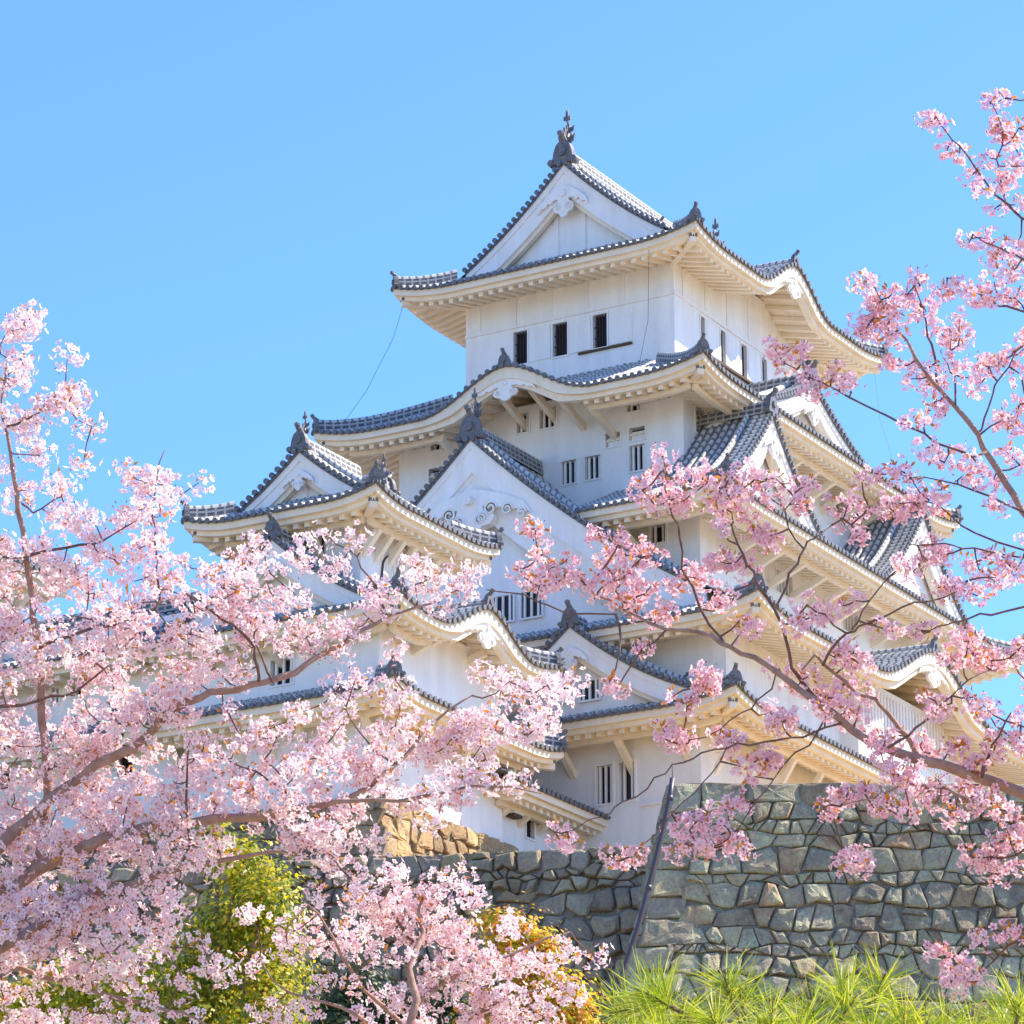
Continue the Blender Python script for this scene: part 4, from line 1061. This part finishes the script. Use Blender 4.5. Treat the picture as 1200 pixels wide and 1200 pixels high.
# density of blossom over the left-hand tree, one digit per 40 units
LEFT = ['50000000000000000', '81000000000000000', '93200000000000000', '79600000000000000', '53312000000000000', '54029200000000000', '36657200000000000', '47867325234200000', '79757686554377000', '85576877733430000', '89877846643311000', '76687852143500777', '65786734542537753', '67866868888888740', '65875677777776230', '86887754554120000', '98864632464000000', '99647100034000000', '99975000010000000', '76864230000000000', '53632130000000000', '65454112100000000']
MID = ['00000000000000000', '0000000000388600', '0000000133788840200', '0000000235677886430', '0000000014467786500', '0000000323467886300', '0000000124578886200']
lc = from_grid(LEFT, 0, 340, 40, 4.5, 5, 1.25)
lc += [(rnd_x, rnd_y) for rnd_x, rnd_y in from_grid(["9", "9", "9", "9", "9", "9", "9", "9", "9", "9", "9", "9", "9", "9"], -40, 620, 40, 3, 6)]
left_limbs = [
    [(-75, 1110, 13), (-15, 1010, 11), (33, 960, 9.5), (60, 937, 9), (83, 920, 8.5), (113, 897, 8), (143, 883, 7.5), (167, 867, 7.2), (193, 840, 7), (220, 823, 6.5), (247, 812, 6.2), (277, 807, 5.8), (310, 800, 5.5), (347, 787, 5), (373, 768, 4.6), (400, 755, 4.2), (440, 730, 3.2), (473, 717, 2.4), (505, 706, 1.8), (535, 692, 1.2)],
    [(-80, 1120, 13), (0, 1050, 11), (60, 1010, 10), (103, 990, 9), (147, 977, 8.5), (200, 967, 8), (247, 960, 7.2), (283, 958, 6.6), (333, 953, 6), (400, 938, 5.2), (433, 920, 4.2), (460, 900, 3.6), (483, 877, 3), (500, 853, 2.6), (527, 833, 2), (553, 815, 1.3)],
    [(380, 943, 4), (410, 939, 3.6), (467, 937, 3), (513, 928, 2.4), (553, 922, 2), (600, 923, 1.6), (635, 930, 1.0)],
    [(-85, 1160, 10), (40, 1090, 8), (110, 1047, 7), (147, 1038, 6.5), (193, 1023, 5.5), (233, 1012, 4.6), (283, 1003, 3.6), (320, 997, 2.6), (350, 1000, 1.6)],
    [(40, 1026, 9), (54, 960, 8), (55, 900, 7), (50, 843, 6.6), (47, 780, 6), (40, 723, 5.5), (30, 650, 5), (23, 600, 4.4), (15, 553, 3.6), (7, 507, 3), (3, 470, 2.2), (8, 420, 1.4)],
    [(33, 655, 3), (37, 650, 2.6), (77, 643, 2.4), (110, 637, 2), (133, 627, 1.4), (160, 610, 1.0)],
    [(45, 760, 3), (80, 745, 2.8), (110, 737, 2.6), (143, 730, 2.6), (173, 717, 2.4), (187, 705, 2.2), (185, 673, 2), (182, 633, 1.8), (180, 607, 1.6), (182, 567, 1.2), (193, 527, .9)],
    [(-30, 832, 3), (0, 828, 3), (27, 827, 2.8), (60, 817, 2.6), (87, 810, 2.2), (127, 780, 1.6)],
    [(-85, 1170, 6), (0, 1132, 4.6), (45, 1142, 4.2), (75, 1150, 4), (110, 1162, 3.6), (150, 1172, 3), (180, 1180, 2.6), (215, 1188, 2.2), (240, 1200, 1.8)],
    [(305, 801, 3), (300, 780, 2.6), (297, 760, 2.4), (280, 738, 2.2), (260, 727, 2), (238, 708, 1.6), (218, 695, 1.2)],
    [(318, 798, 2.2), (310, 775, 2), (296, 750, 1.6), (300, 735, 1.2)],
    [(455, 722, 1.8), (440, 690, 1.6), (425, 665, 1.4), (410, 645, 1.0)],
    [(25, 590, 2), (40, 600, 1.6), (60, 590, 1.2), (72, 582, .9)],
    [(10, 500, 2.2), (30, 492, 1.8), (50, 480, 1.5), (80, 462, 1.0)],
    [(213, 1020, 3), (222, 985, 2.4), (218, 940, 2), (218, 890, 1.6), (220, 860, 1.2)],
    [(120, 785, 2), (105, 765, 1.8), (103, 720, 1.4), (103, 680, 1)],
    [(465, 895, 2), (440, 880, 1.7), (420, 855, 1.3), (405, 830, 1)],
    [(350, 950, 2.4), (330, 925, 2), (300, 905, 1.6), (265, 890, 1.2)]]
TB = RAYPT(-95, 1200, 20)
left_tree = cherry('large pale pink cherry tree filling the left side with long bare limbs', 'tree', (TB.x + .1, TB.y, 0),
    [((TB.x + .1, TB.y, -.2), .26), ((TB.x + .05, TB.y, 1.5), .2), ((TB.x, TB.y + .05, 3.2), .17), (tuple(RAYPT(-92, 1300, 20)), .14), (tuple(RAYPT(-88, 1180, 20)), .11), (tuple(RAYPT(-70, 1090, 20)), .05)],
    left_limbs, lc, 20.0, 7, M_PETAL_PALE, .0228, 28, .084, .75)

mc = from_grid(MID, 0, 980, 40, 5.0, 8)
mid_limbs = [
    [(482, 1290, 8), (480, 1200, 6), (487, 1173, 5.5), (479, 1133, 5), (490, 1110, 4.4), (497, 1093, 3.6), (490, 1065, 2.4), (500, 1040, 1.5)],
    [(484, 1180, 4.4), (520, 1150, 3.6), (560, 1135, 3), (600, 1120, 2.4), (640, 1100, 1.8), (668, 1092, 1)],
    [(482, 1210, 4.4), (450, 1180, 3.6), (427, 1160, 3), (400, 1120, 2.4), (385, 1090, 2), (360, 1060, 1.6), (335, 1090, 1.0)],
    [(490, 1112, 3), (470, 1085, 2.4), (445, 1060, 1.8), (420, 1045, 1.0)],
    [(480, 1230, 4), (440, 1205, 3.4), (400, 1180, 2.8), (360, 1170, 2), (320, 1150, 1.2), (305, 1120, .9)],
    [(495, 1100, 3), (530, 1070, 2.2), (548, 1055, 1.4)],
    [(490, 1250, 4), (540, 1200, 3.4), (590, 1175, 2.6), (630, 1160, 1.6)]]
TB = RAYPT(482, 1400, 21)
mid_tree = cherry('small pale pink cherry tree at bottom centre in front of the boulder wall', 'tree', (TB.x, TB.y, 0),
    [((TB.x + .05, TB.y, -.2), .13), ((TB.x, TB.y, 2), .09), (tuple(RAYPT(484, 1420, 21)), .065), (tuple(RAYPT(482, 1280, 21)), .04)],
    mid_limbs, mc, 21.0, 17, M_PETAL_PALE, .0228, 28, .084, .75)

RB = """1100,145 1125,180 1140,205 1160,120 1178,115 1170,150 1185,165 1160,185 1180,200 1150,220 1165,245 1178,212 1190,240 1135,285 1157,280 1165,300 1190,292 1198,305 1194,150 1196,185
1110,335 1130,340 1150,350 1170,345 1190,350 1165,330 1018,328 1030,355 1045,345 1040,380 1060,370 1015,385 1078,335 1085,365 1095,385 1120,400 1125,375 1196,335
1031,352 1042,376 1025,390 1060,399 1051,428 1072,431 1080,358 1115,396 1110,425 1145,455 1171,425 1159,428 1185,417 1171,492 1194,475 1188,501 1098,478 1086,492 1069,495 1104,457 1095,533 1107,542 1145,545 1147,565 1130,533 1165,594 1060,554 1048,548 1072,568 1197,440 1180,530 1195,545
908,408 927,408 917,428 937,431 946,446 978,437 987,446 1010,565 996,586 981,592 1019,595 1040,589 1066,589 1089,586 1104,595 1007,627 990,615 856,586 885,562 894,580 929,580 937,592 949,568 900,635
777,533 777,550 787,560 750,577 767,592 797,590 840,587 857,600 847,620 830,557 807,557 860,557 897,563 880,610 867,580 900,633 780,575 850,570
620,620 637,647 610,667 633,683 657,680 677,673 687,687 710,663 697,627 723,640 747,643 753,653 733,677 750,687 733,707 747,720 763,687 800,667 813,677 827,677 793,690 840,657 857,660 853,697 840,703 780,717 770,727 753,760 867,727 880,733 723,807 787,817 830,800 780,867 797,867 857,867 920,843 880,893 900,890 933,733 953,720 645,665 665,655 700,675 720,690 740,665
1070,590 1087,657 1070,670 1100,650 987,710 967,720 940,727 1027,733 1047,740 1073,737 1090,740 1133,743 1127,750 1147,770 1130,683 1147,667 1157,653 1170,677 1113,703 1000,773 977,770 1010,783 947,793 913,783 987,803 967,817 993,827 1087,817 1107,827 1097,837 1140,817 1157,833 1190,670 1180,655 1115,685 1135,695
962,814 953,821 975,832 990,840 1016,814 1018,862 1031,868 1053,862 1081,879 1092,881 1113,879 1124,873 1038,899 1053,907 1070,905 1061,925 1079,929 1100,923 1126,899 1144,897 1157,888 1168,866 1183,862 1196,845 1196,866 1131,918 1157,933 1170,929 994,929 983,936 1146,777 1157,773 1170,780 1183,771 1196,762 1135,751 1128,777
830,793 828,804 799,864 856,867 871,899 884,910 901,897 914,845 832,949 854,949 793,969 808,973 834,966 806,992 836,992 858,986 793,997 975,953 997,1007 988,1016 1007,1005 1025,936 1036,945 820,985 845,965
725,1010 742,1004 971,950 1033,946 1096,942 1142,933 1179,950 1137,1000 1167,996 1192,1017 1171,1025 1150,1100 1192,1096 1104,1117 1133,1137 1117,1158 1146,1150 992,1008 650,975 668,985 1060,950 1120,950 1195,980 1160,1010 1185,990 1125,1130"""
rr_ = random.Random(4); rc = []
for tok in RB.split():
    u, v = map(float, tok.split(',')); rc.append((u, v))
    if rr_.random() < .65: rc.append((u + rr_.uniform(-18, 18), v + rr_.uniform(-14, 14)))
rc += [(1200 + rr_.uniform(5, 150), rr_.uniform(110, 1100)) for _ in range(110)]
right_limbs = [
    [(1340, 985, 14, .4), (1260, 950, 12, .3), (1200, 930, 10.5, .2), (1130, 905, 9, .1), (1075, 888, 8.2, 0), (1020, 868, 7.2, 0), (980, 842, 6.4, 0), (940, 810, 5.6, 0), (900, 780, 4.8, 0), (877, 790, 0.5, 0)][:-1] + [(870, 766, 4.2, 0), (847, 752, 3.8, 0), (817, 742, 3.4, .1), (780, 735, 3, .1), (747, 722, 2.5, .2), (717, 706, 2.1, .2), (700, 696, 1.7, .2), (676, 676, 1.3, .2), (655, 662, 1.0, .2), (635, 650, .8, .2)],
    [(722, 718, 1.4), (690, 720, 1.6), (660, 716, 1.5), (627, 703, 1.3), (600, 694, 1.1), (570, 691, .8)],
    [(848, 755, 2.8), (833, 733, 2.4), (813, 690, 2.2), (800, 667, 2), (798, 630, 1.8), (790, 603, 1.6), (780, 573, 1.3), (777, 535, .9)],
    [(960, 826, 3.2), (940, 800, 3), (930, 780, 2.8), (920, 750, 2.7), (908, 713, 2.5), (887, 683, 2.2), (877, 663, 2), (867, 637, 1.6), (857, 615, 1.2)],
    [(908, 713, 2), (920, 687, 1.9), (933, 660, 1.8), (941, 643, 1.6), (953, 630, 1.3), (975, 615, .9)],
    [(941, 643, 1.5), (927, 617, 1.3), (922, 600, 1.0), (930, 585, .8)],
    [(1078, 889, 4.6), (1061, 864, 4.2), (1048, 847, 3.9), (1031, 827, 3.4), (1016, 816, 3.1), (990, 801, 2.8), (966, 780, 2.4), (955, 770, 2), (940, 785, 1.3)],
    [(962, 778, 2.2), (980, 753, 2), (1000, 738, 1.9), (1020, 727, 1.8), (1057, 713, 1.6), (1087, 703, 1.4), (1113, 697, 1.1), (1135, 680, .8)],
    [(1000, 738, 1.4), (1010, 715, 1.3), (1030, 690, 1.1), (1050, 672, .9)],
    [(1340, 800, 9), (1260, 680, 7.4), (1200, 597, 5.8), (1180, 565, 5.4), (1159, 536, 5), (1145, 510, 4.6), (1118, 475, 4), (1098, 455, 3.4), (1080, 431, 2.9), (1066, 408, 2.5), (1054, 387, 2.1), (1031, 350, 1.5), (1016, 326, .9)],
    [(1099, 456, 2.2), (1098, 428, 2), (1092, 405, 1.8), (1083, 379, 1.5), (1072, 335, .9)],
    [(1155, 530, 2.4), (1142, 533, 2.2), (1113, 522, 2.1), (1083, 510, 2), (1037, 487, 1.8), (996, 466, 1.6), (972, 455, 1.4), (949, 440, 1.1), (920, 426, .8)],
    [(1230, 640, 2.4), (1200, 600, 2.2), (1156, 583, 1.8), (1121, 568, 1.5), (1083, 560, 1.1), (1055, 556, .8)],
    [(1250, 660, 2.2), (1200, 643, 2), (1142, 624, 1.8), (1112, 603, 1.5), (1085, 588, 1.0), (1040, 590, .7)],
    [(1260, 660, 2), (1198, 653, 1.8), (1142, 645, 1.6), (1117, 640, 1.4), (1093, 636, 1.2), (1063, 637, .8)],
    [(1290, 690, 2.6), (1200, 710, 2), (1163, 720, 1.8), (1137, 722, 1.6), (1117, 730, 1.3), (1100, 735, 1.1), (1080, 740, .8)],
    [(1300, 330, 4.5), (1240, 275, 3), (1200, 257, 2.4), (1180, 240, 2.2), (1155, 215, 1.9), (1135, 182, 1.6), (1117, 162, 1.2), (1097, 137, .8)],
    [(1178, 238, 1.8), (1172, 205, 1.6), (1169, 187, 1.4), (1175, 152, 1.1), (1162, 120, .8)],
    [(1300, 400, 3.4), (1200, 364, 2.2), (1170, 357, 1.8), (1150, 347, 1.5), (1132, 337, 1.1), (1110, 325, .8)],
    [(1290, 340, 3), (1200, 305, 1.9), (1187, 297, 1.6), (1170, 292, 1.2), (1140, 275, .8)],
    [(1118, 475, 1.8), (1117, 440, 1.5), (1115, 414, 1.2), (1112, 385, .8)],
    [(1146, 512, 2), (1153, 490, 1.8), (1165, 463, 1.5), (1171, 446, 1.3), (1190, 412, .9)],
    [(985, 848, 1.9, .0), (942, 862, 1.7, -.05), (910, 867, 1.6, -.1), (877, 871, 1.5, -.1), (851, 875, 1.5, -.1), (823, 884, 1.4, -.1), (800, 893, 1.3, -.1), (778, 905, 1.2, -.1), (757, 923, 1.2, -.1), (731, 940, 1.1, -.1), (713, 955, 1.0, -.1), (692, 962, .9, -.1), (665, 975, .7, -.1)],
    [(851, 875, 1.2), (845, 893, 1.1), (823, 919, 1.0), (802, 938, .9), (770, 975, .8), (742, 1003, .7)],
    [(912, 790, 1.5), (890, 822, 1.3), (867, 836, 1.2), (845, 856, 1.1), (808, 867, .8)],
    [(968, 835, 1.6), (947, 873, 1.4), (919, 893, 1.2), (905, 915, 1.1), (888, 936, 1.0), (865, 972, .8)],
    [(1290, 990, 5), (1200, 958, 4), (1137, 937, 3.2), (1108, 925, 2.6), (1060, 920, 2), (1020, 938, 1.4), (985, 945, .9)],
    [(1280, 985, 3.4), (1220, 990, 2.4), (1190, 1000, 1.8), (1160, 1005, 1.2), (1130, 1000, .8)],
    [(1290, 1050, 3.4), (1220, 1090, 2.4), (1180, 1110, 1.8), (1150, 1140, 1.3), (1115, 1150, .8)],
    [(1150, 912, 3.2), (1160, 885, 2.4), (1170, 860, 1.8), (1185, 835, 1.2)],
    [(1040, 878, 2.6), (1063, 862, 2), (1085, 845, 1.8), (1100, 830, 1.4), (1135, 800, 1.2), (1160, 785, .9)]]
right_tree = cherry('deeper pink cherry tree reaching in from the right with sparse blossom on thin branches', 'tree', (3.4, 15.2, 0),
    [((3.4, 15.2, -.2), .2), ((3.3, 15.3, 1.6), .16), ((3.25, 15.4, 3.0), .14), (tuple(RAYPT(1400, 1150, 15.4)), .12), (tuple(RAYPT(1350, 990, 15.4)), .09), (tuple(RAYPT(1345, 810, 15.3)), .06), (tuple(RAYPT(1330, 560, 15.2)), .04), (tuple(RAYPT(1302, 335, 15.1)), .018), (tuple(RAYPT(1270, 180, 15)), .008)],
    right_limbs, rc, 15.0, 29, M_PETAL_PINK, .0190, 15, .050, .9, .55)

# ------------------------------------------------------------------ evergreen trees and the pine below the walls
def leaf_mat(name, stops, trans=.3):
    m = bpy.data.materials.new(name); m.use_nodes = True; b = bsdf(m)
    uv = nd(m, 'ShaderNodeUVMap').outputs[0]; sp = nd(m, 'ShaderNodeSeparateXYZ'); ln(m, uv, sp.inputs[0])
    c = ramp(m, sp.outputs[0], stops); ln(m, c, b.inputs['Base Color']); b.inputs['Roughness'].default_value = .45
    t = nd(m, 'ShaderNodeBsdfTranslucent'); ln(m, c, t.inputs[0]); x = nd(m, 'ShaderNodeMixShader'); x.inputs[0].default_value = trans
    ln(m, b.outputs[0], x.inputs[1]); ln(m, t.outputs[0], x.inputs[2]); ln(m, x.outputs[0], m.node_tree.nodes['Material Output'].inputs[0])
    return m
M_LEAF_G = leaf_mat('yellow_green_leaves', [(0, (.07, .13, .01)), (.35, (.28, .34, .015)), (.8, (.60, .50, .02)), (1, (.72, .48, .04))], .5)
M_LEAF_O = leaf_mat('orange_new_leaves', [(0, (.34, .38, .02)), (.4, (.62, .52, .03)), (.7, (.80, .42, .04)), (1, (.80, .26, .05))], .6)
M_LEAF_D = leaf_mat('dark_evergreen_leaves', [(0, (.012, .03, .008)), (.6, (.03, .06, .012)), (1, (.09, .11, .02))])
M_NEEDLE = leaf_mat('pine_needles', [(0, (.12, .20, .012)), (.2, (.26, .36, .015)), (.5, (.38, .46, .02)), (1, (.66, .60, .06))], .55)
M_PBARK = bark_mat('pine_bark', (.12, .07, .045), (.30, .19, .12))
def broadleaf(label, base, blobs, m, lsize, n, seed):
    """crown made of leaf-sized faces gathered in clumps; blobs: (centre, radii)"""
    rng = np.random.default_rng(seed); rnd = random.Random(seed); b = Vector(base)
    t = thing('broadleaf_tree', label, 'tree', base)
    top = max(c.z for c, r in blobs); cx = sum((c for c, r in blobs), Vector()) / len(blobs)
    mb = MB(); mb.tube([(0, 0, -.3), (.1, .05, cx.z * .3), (cx.x - b.x, cx.y - b.y, cx.z * .62), (cx.x - b.x, cx.y - b.y, cx.z * .95)], [.32, .24, .17, .05], M_BARK, 9); mb.build('trunk', t, True)
    for c, r in blobs:
        mb = MB(); a = Vector((cx.x - b.x, cx.y - b.y, min(cx.z * .7, c.z - r[2]))); e = c - b
        mb.tube([a, (a + e) / 2 + Vector((rnd.uniform(-.2, .2), rnd.uniform(-.2, .2), -.1)), e], [.09, .06, .015], M_BARK, 6); mb.build('limb', t, True)
    P, D = [], []
    tot = sum(r[0] * r[2] for c, r in blobs)
    for c, r in blobs:
        k = int(n * r[0] * r[2] / tot / 26)
        d = rng.normal(size=(k, 3)); d /= np.linalg.norm(d, axis=1, keepdims=True); q = rng.random(k) ** .38
        cc = np.array(c) + d * np.array(r) * q[:, None]
        for p, dd in zip(cc, d):
            e = rng.normal(size=(26, 3)); P.append(p + e * np.array([.13, .13, .085]) * rng.uniform(.7, 1.4)); D.append(dd * .7 + e * .5 + np.array([0, 0, .55]))
    P = np.concatenate(P); D = np.concatenate(D)
    LVx = [(0, -.5, 0), (.30, 0, .06), (0, .5, .0), (-.30, 0, .06)]
    scatter('crown', P - np.array(base), D, lsize * rng.uniform(.7, 1.3, len(P)), LVx, [(0, 1, 2, 3)], [0, .5, 1, .5], m, t, rng)
    return t
def BL(u, v, d, ru, rv=None): k = d / 4400; return (RAYPT(u, v, d), (ru * k, ru * k, (rv or ru) * k))
D1 = 46
broadleaf('yellow green leafy tree behind the pale blossom at lower left', (RAYPT(250, 1100, D1).x, D1, 0),
    [BL(285, 1010, D1, 42, 40), BL(310, 1060, D1 - .3, 55, 48), BL(265, 1095, D1, 60, 50), BL(320, 1130, D1, 45, 50), BL(300, 1180, D1 - .4, 60, 50), BL(240, 1150, D1, 60, 60), BL(160, 1150, D1 + .5, 70, 50), BL(90, 1170, D1, 60, 45), BL(200, 1210, D1 - .2, 90, 50), BL(255, 980, D1, 20, 18), BL(30, 1180, D1, 50, 40)], M_LEAF_G, .075, 22000, 31)
D2 = 50
broadleaf('tree with orange and yellow new leaves at the foot of the boulder wall', (RAYPT(615, 1200, D2).x, D2, 0),
    [BL(602, 1096, D2, 28, 22), BL(580, 1082, D2, 18, 13), BL(628, 1112, D2, 24, 22), BL(658, 1172, D2, 28, 32), BL(622, 1165, D2 + .3, 38, 42), BL(670, 1200, D2, 26, 24), BL(600, 1220, D2, 70, 40)], M_LEAF_O, .075, 16000, 32)
D3 = 54
broadleaf('dark evergreen tree low between the cherry trunks', (RAYPT(420, 1200, D3).x, D3, 0),
    [BL(420, 1160, D3, 40, 36), BL(390, 1190, D3, 46, 40), BL(450, 1195, D3, 44, 36), BL(500, 1180, D3, 50, 40), BL(540, 1205, D3, 50, 40)], M_LEAF_D, .08, 9000, 33)

def pine(label, base, shoots, dist, seed):
    rng = np.random.default_rng(seed); rnd = random.Random(seed); t = thing('pine_tree', label, 'tree', base); b = Vector(base)
    crown = RAYPT(950, 1330, dist)
    mb = MB(); mb.tube([(0, 0, -.2), (.05, .03, .9), Vector(crown) * 1 - b - Vector((0, 0, .35)), crown - b], [.11, .085, .06, .035], M_PBARK, 10); mb.build('trunk', t, True)
    NP_, ND_, NS_ = [], [], []
    for (u, v, dd, ang, L) in shoots:
        tip = RAYPT(u, v, dist + dd); dirv = Vector((math.sin(R(ang)), rnd.uniform(-.35, .35), math.cos(R(ang)))).normalized()
        root = tip - dirv * L; base_p = crown + (root - crown) * .35 + Vector((0, 0, -.05))
        mb = MB(); mb.tube([crown - b - Vector((0, 0, .1)), base_p - b, root - b, tip - b], [.016, .012, .0075, .0035], M_PBARK, 6); mb.build('limb', t, True)
        k = int(125 * (L / .10) ** .5)
        s = .25 + .75 * rng.random(k); p = np.array(root)[None] + np.array(dirv)[None] * (s * L)[:, None]
        rad = rng.normal(size=(k, 3)); dv = np.array(dirv); rad -= (rad @ dv)[:, None] * dv[None]; rad /= np.linalg.norm(rad, axis=1, keepdims=True)
        d = dv[None] * rng.uniform(-.05, 1.0, k)[:, None] + rad * rng.uniform(.55, 1.0, k)[:, None]
        NP_.append(p); ND_.append(d); NS_.append(rng.uniform(.085, .145, k))
        mb = MB(); mb.tube([tip - b, tip - b + dirv * .022], [.0045, .0015], M_PBARK, 5); mb.build('candle_bud', t, True)
    P = np.concatenate(NP_); D = np.concatenate(ND_); S = np.concatenate(NS_)
    NVt = [(-.010, 0, 0), (.010, 0, 0), (.009, 0, .6), (.002, 0, 1), (-.002, 0, 1), (-.009, 0, .6)]
    scatter('needles', P - np.array(base), D, S, NVt, [(0, 1, 2, 5), (5, 2, 3, 4)], [0, 0, .6, 1, 1, .6], M_NEEDLE, t, rng)
    return t
rp = random.Random(12); shoots = []
for u, v, a in ((722, 1160, -70), (752, 1150, -35), (770, 1128, -10), (800, 1165, 15), (735, 1195, -40), (790, 1200, 0), (850, 1135, -12), (868, 1122, 5), (835, 1175, -20), (905, 1150, 15), (890, 1190, 5), (935, 1175, -10), (950, 1140, -8), (985, 1120, 8), (1000, 1150, 14), (1035, 1135, 18), (960, 1190, 0),
                (1060, 1170, 12), (1020, 1195, 10), (1085, 1190, 20), (1110, 1165, 10), (1140, 1185, 5), (1175, 1160, 12), (1195, 1140, 15), (1210, 1180, 25), (1240, 1165, 30), (870, 1210, -5), (920, 1215, 5), (1150, 1215, 10), (760, 1225, -20), (980, 1215, 0), (1070, 1225, 10), (820, 1230, -10), (1270, 1210, 35), (690, 1240, -45)):
    shoots.append((u, v + 20 + rp.uniform(-8, 22), rp.uniform(-.45, .45), a * 1.5 + rp.uniform(-22, 22), rp.uniform(.07, .13)))
for k in range(30): shoots.append((rp.uniform(690, 1290), rp.uniform(1200, 1290), rp.uniform(-.5, .5), rp.uniform(-30, 30), rp.uniform(.07, .12)))
PB = RAYPT(950, 1330, 9.6)
pine('young pine with long bright yellow green needles at lower right', (PB.x, PB.y, 0), shoots, 9.6, 44)

# ------------------------------------------------------------------ the far small keep at the left edge
inui = thing('small_keep', 'far small keep cut by the left edge, only one roof corner showing', 'castle turret', CW(16.9, -26.5, 31.2), CASTLE_RZ)
def copy_tree(src, dst):
    for ch in list(src.children):
        c = ch.copy(); COL.objects.link(c); c.parent = dst; copy_tree(ch, c)
copy_tree(west, inui)
west['group'] = inui['group'] = 'small keeps of the castle'
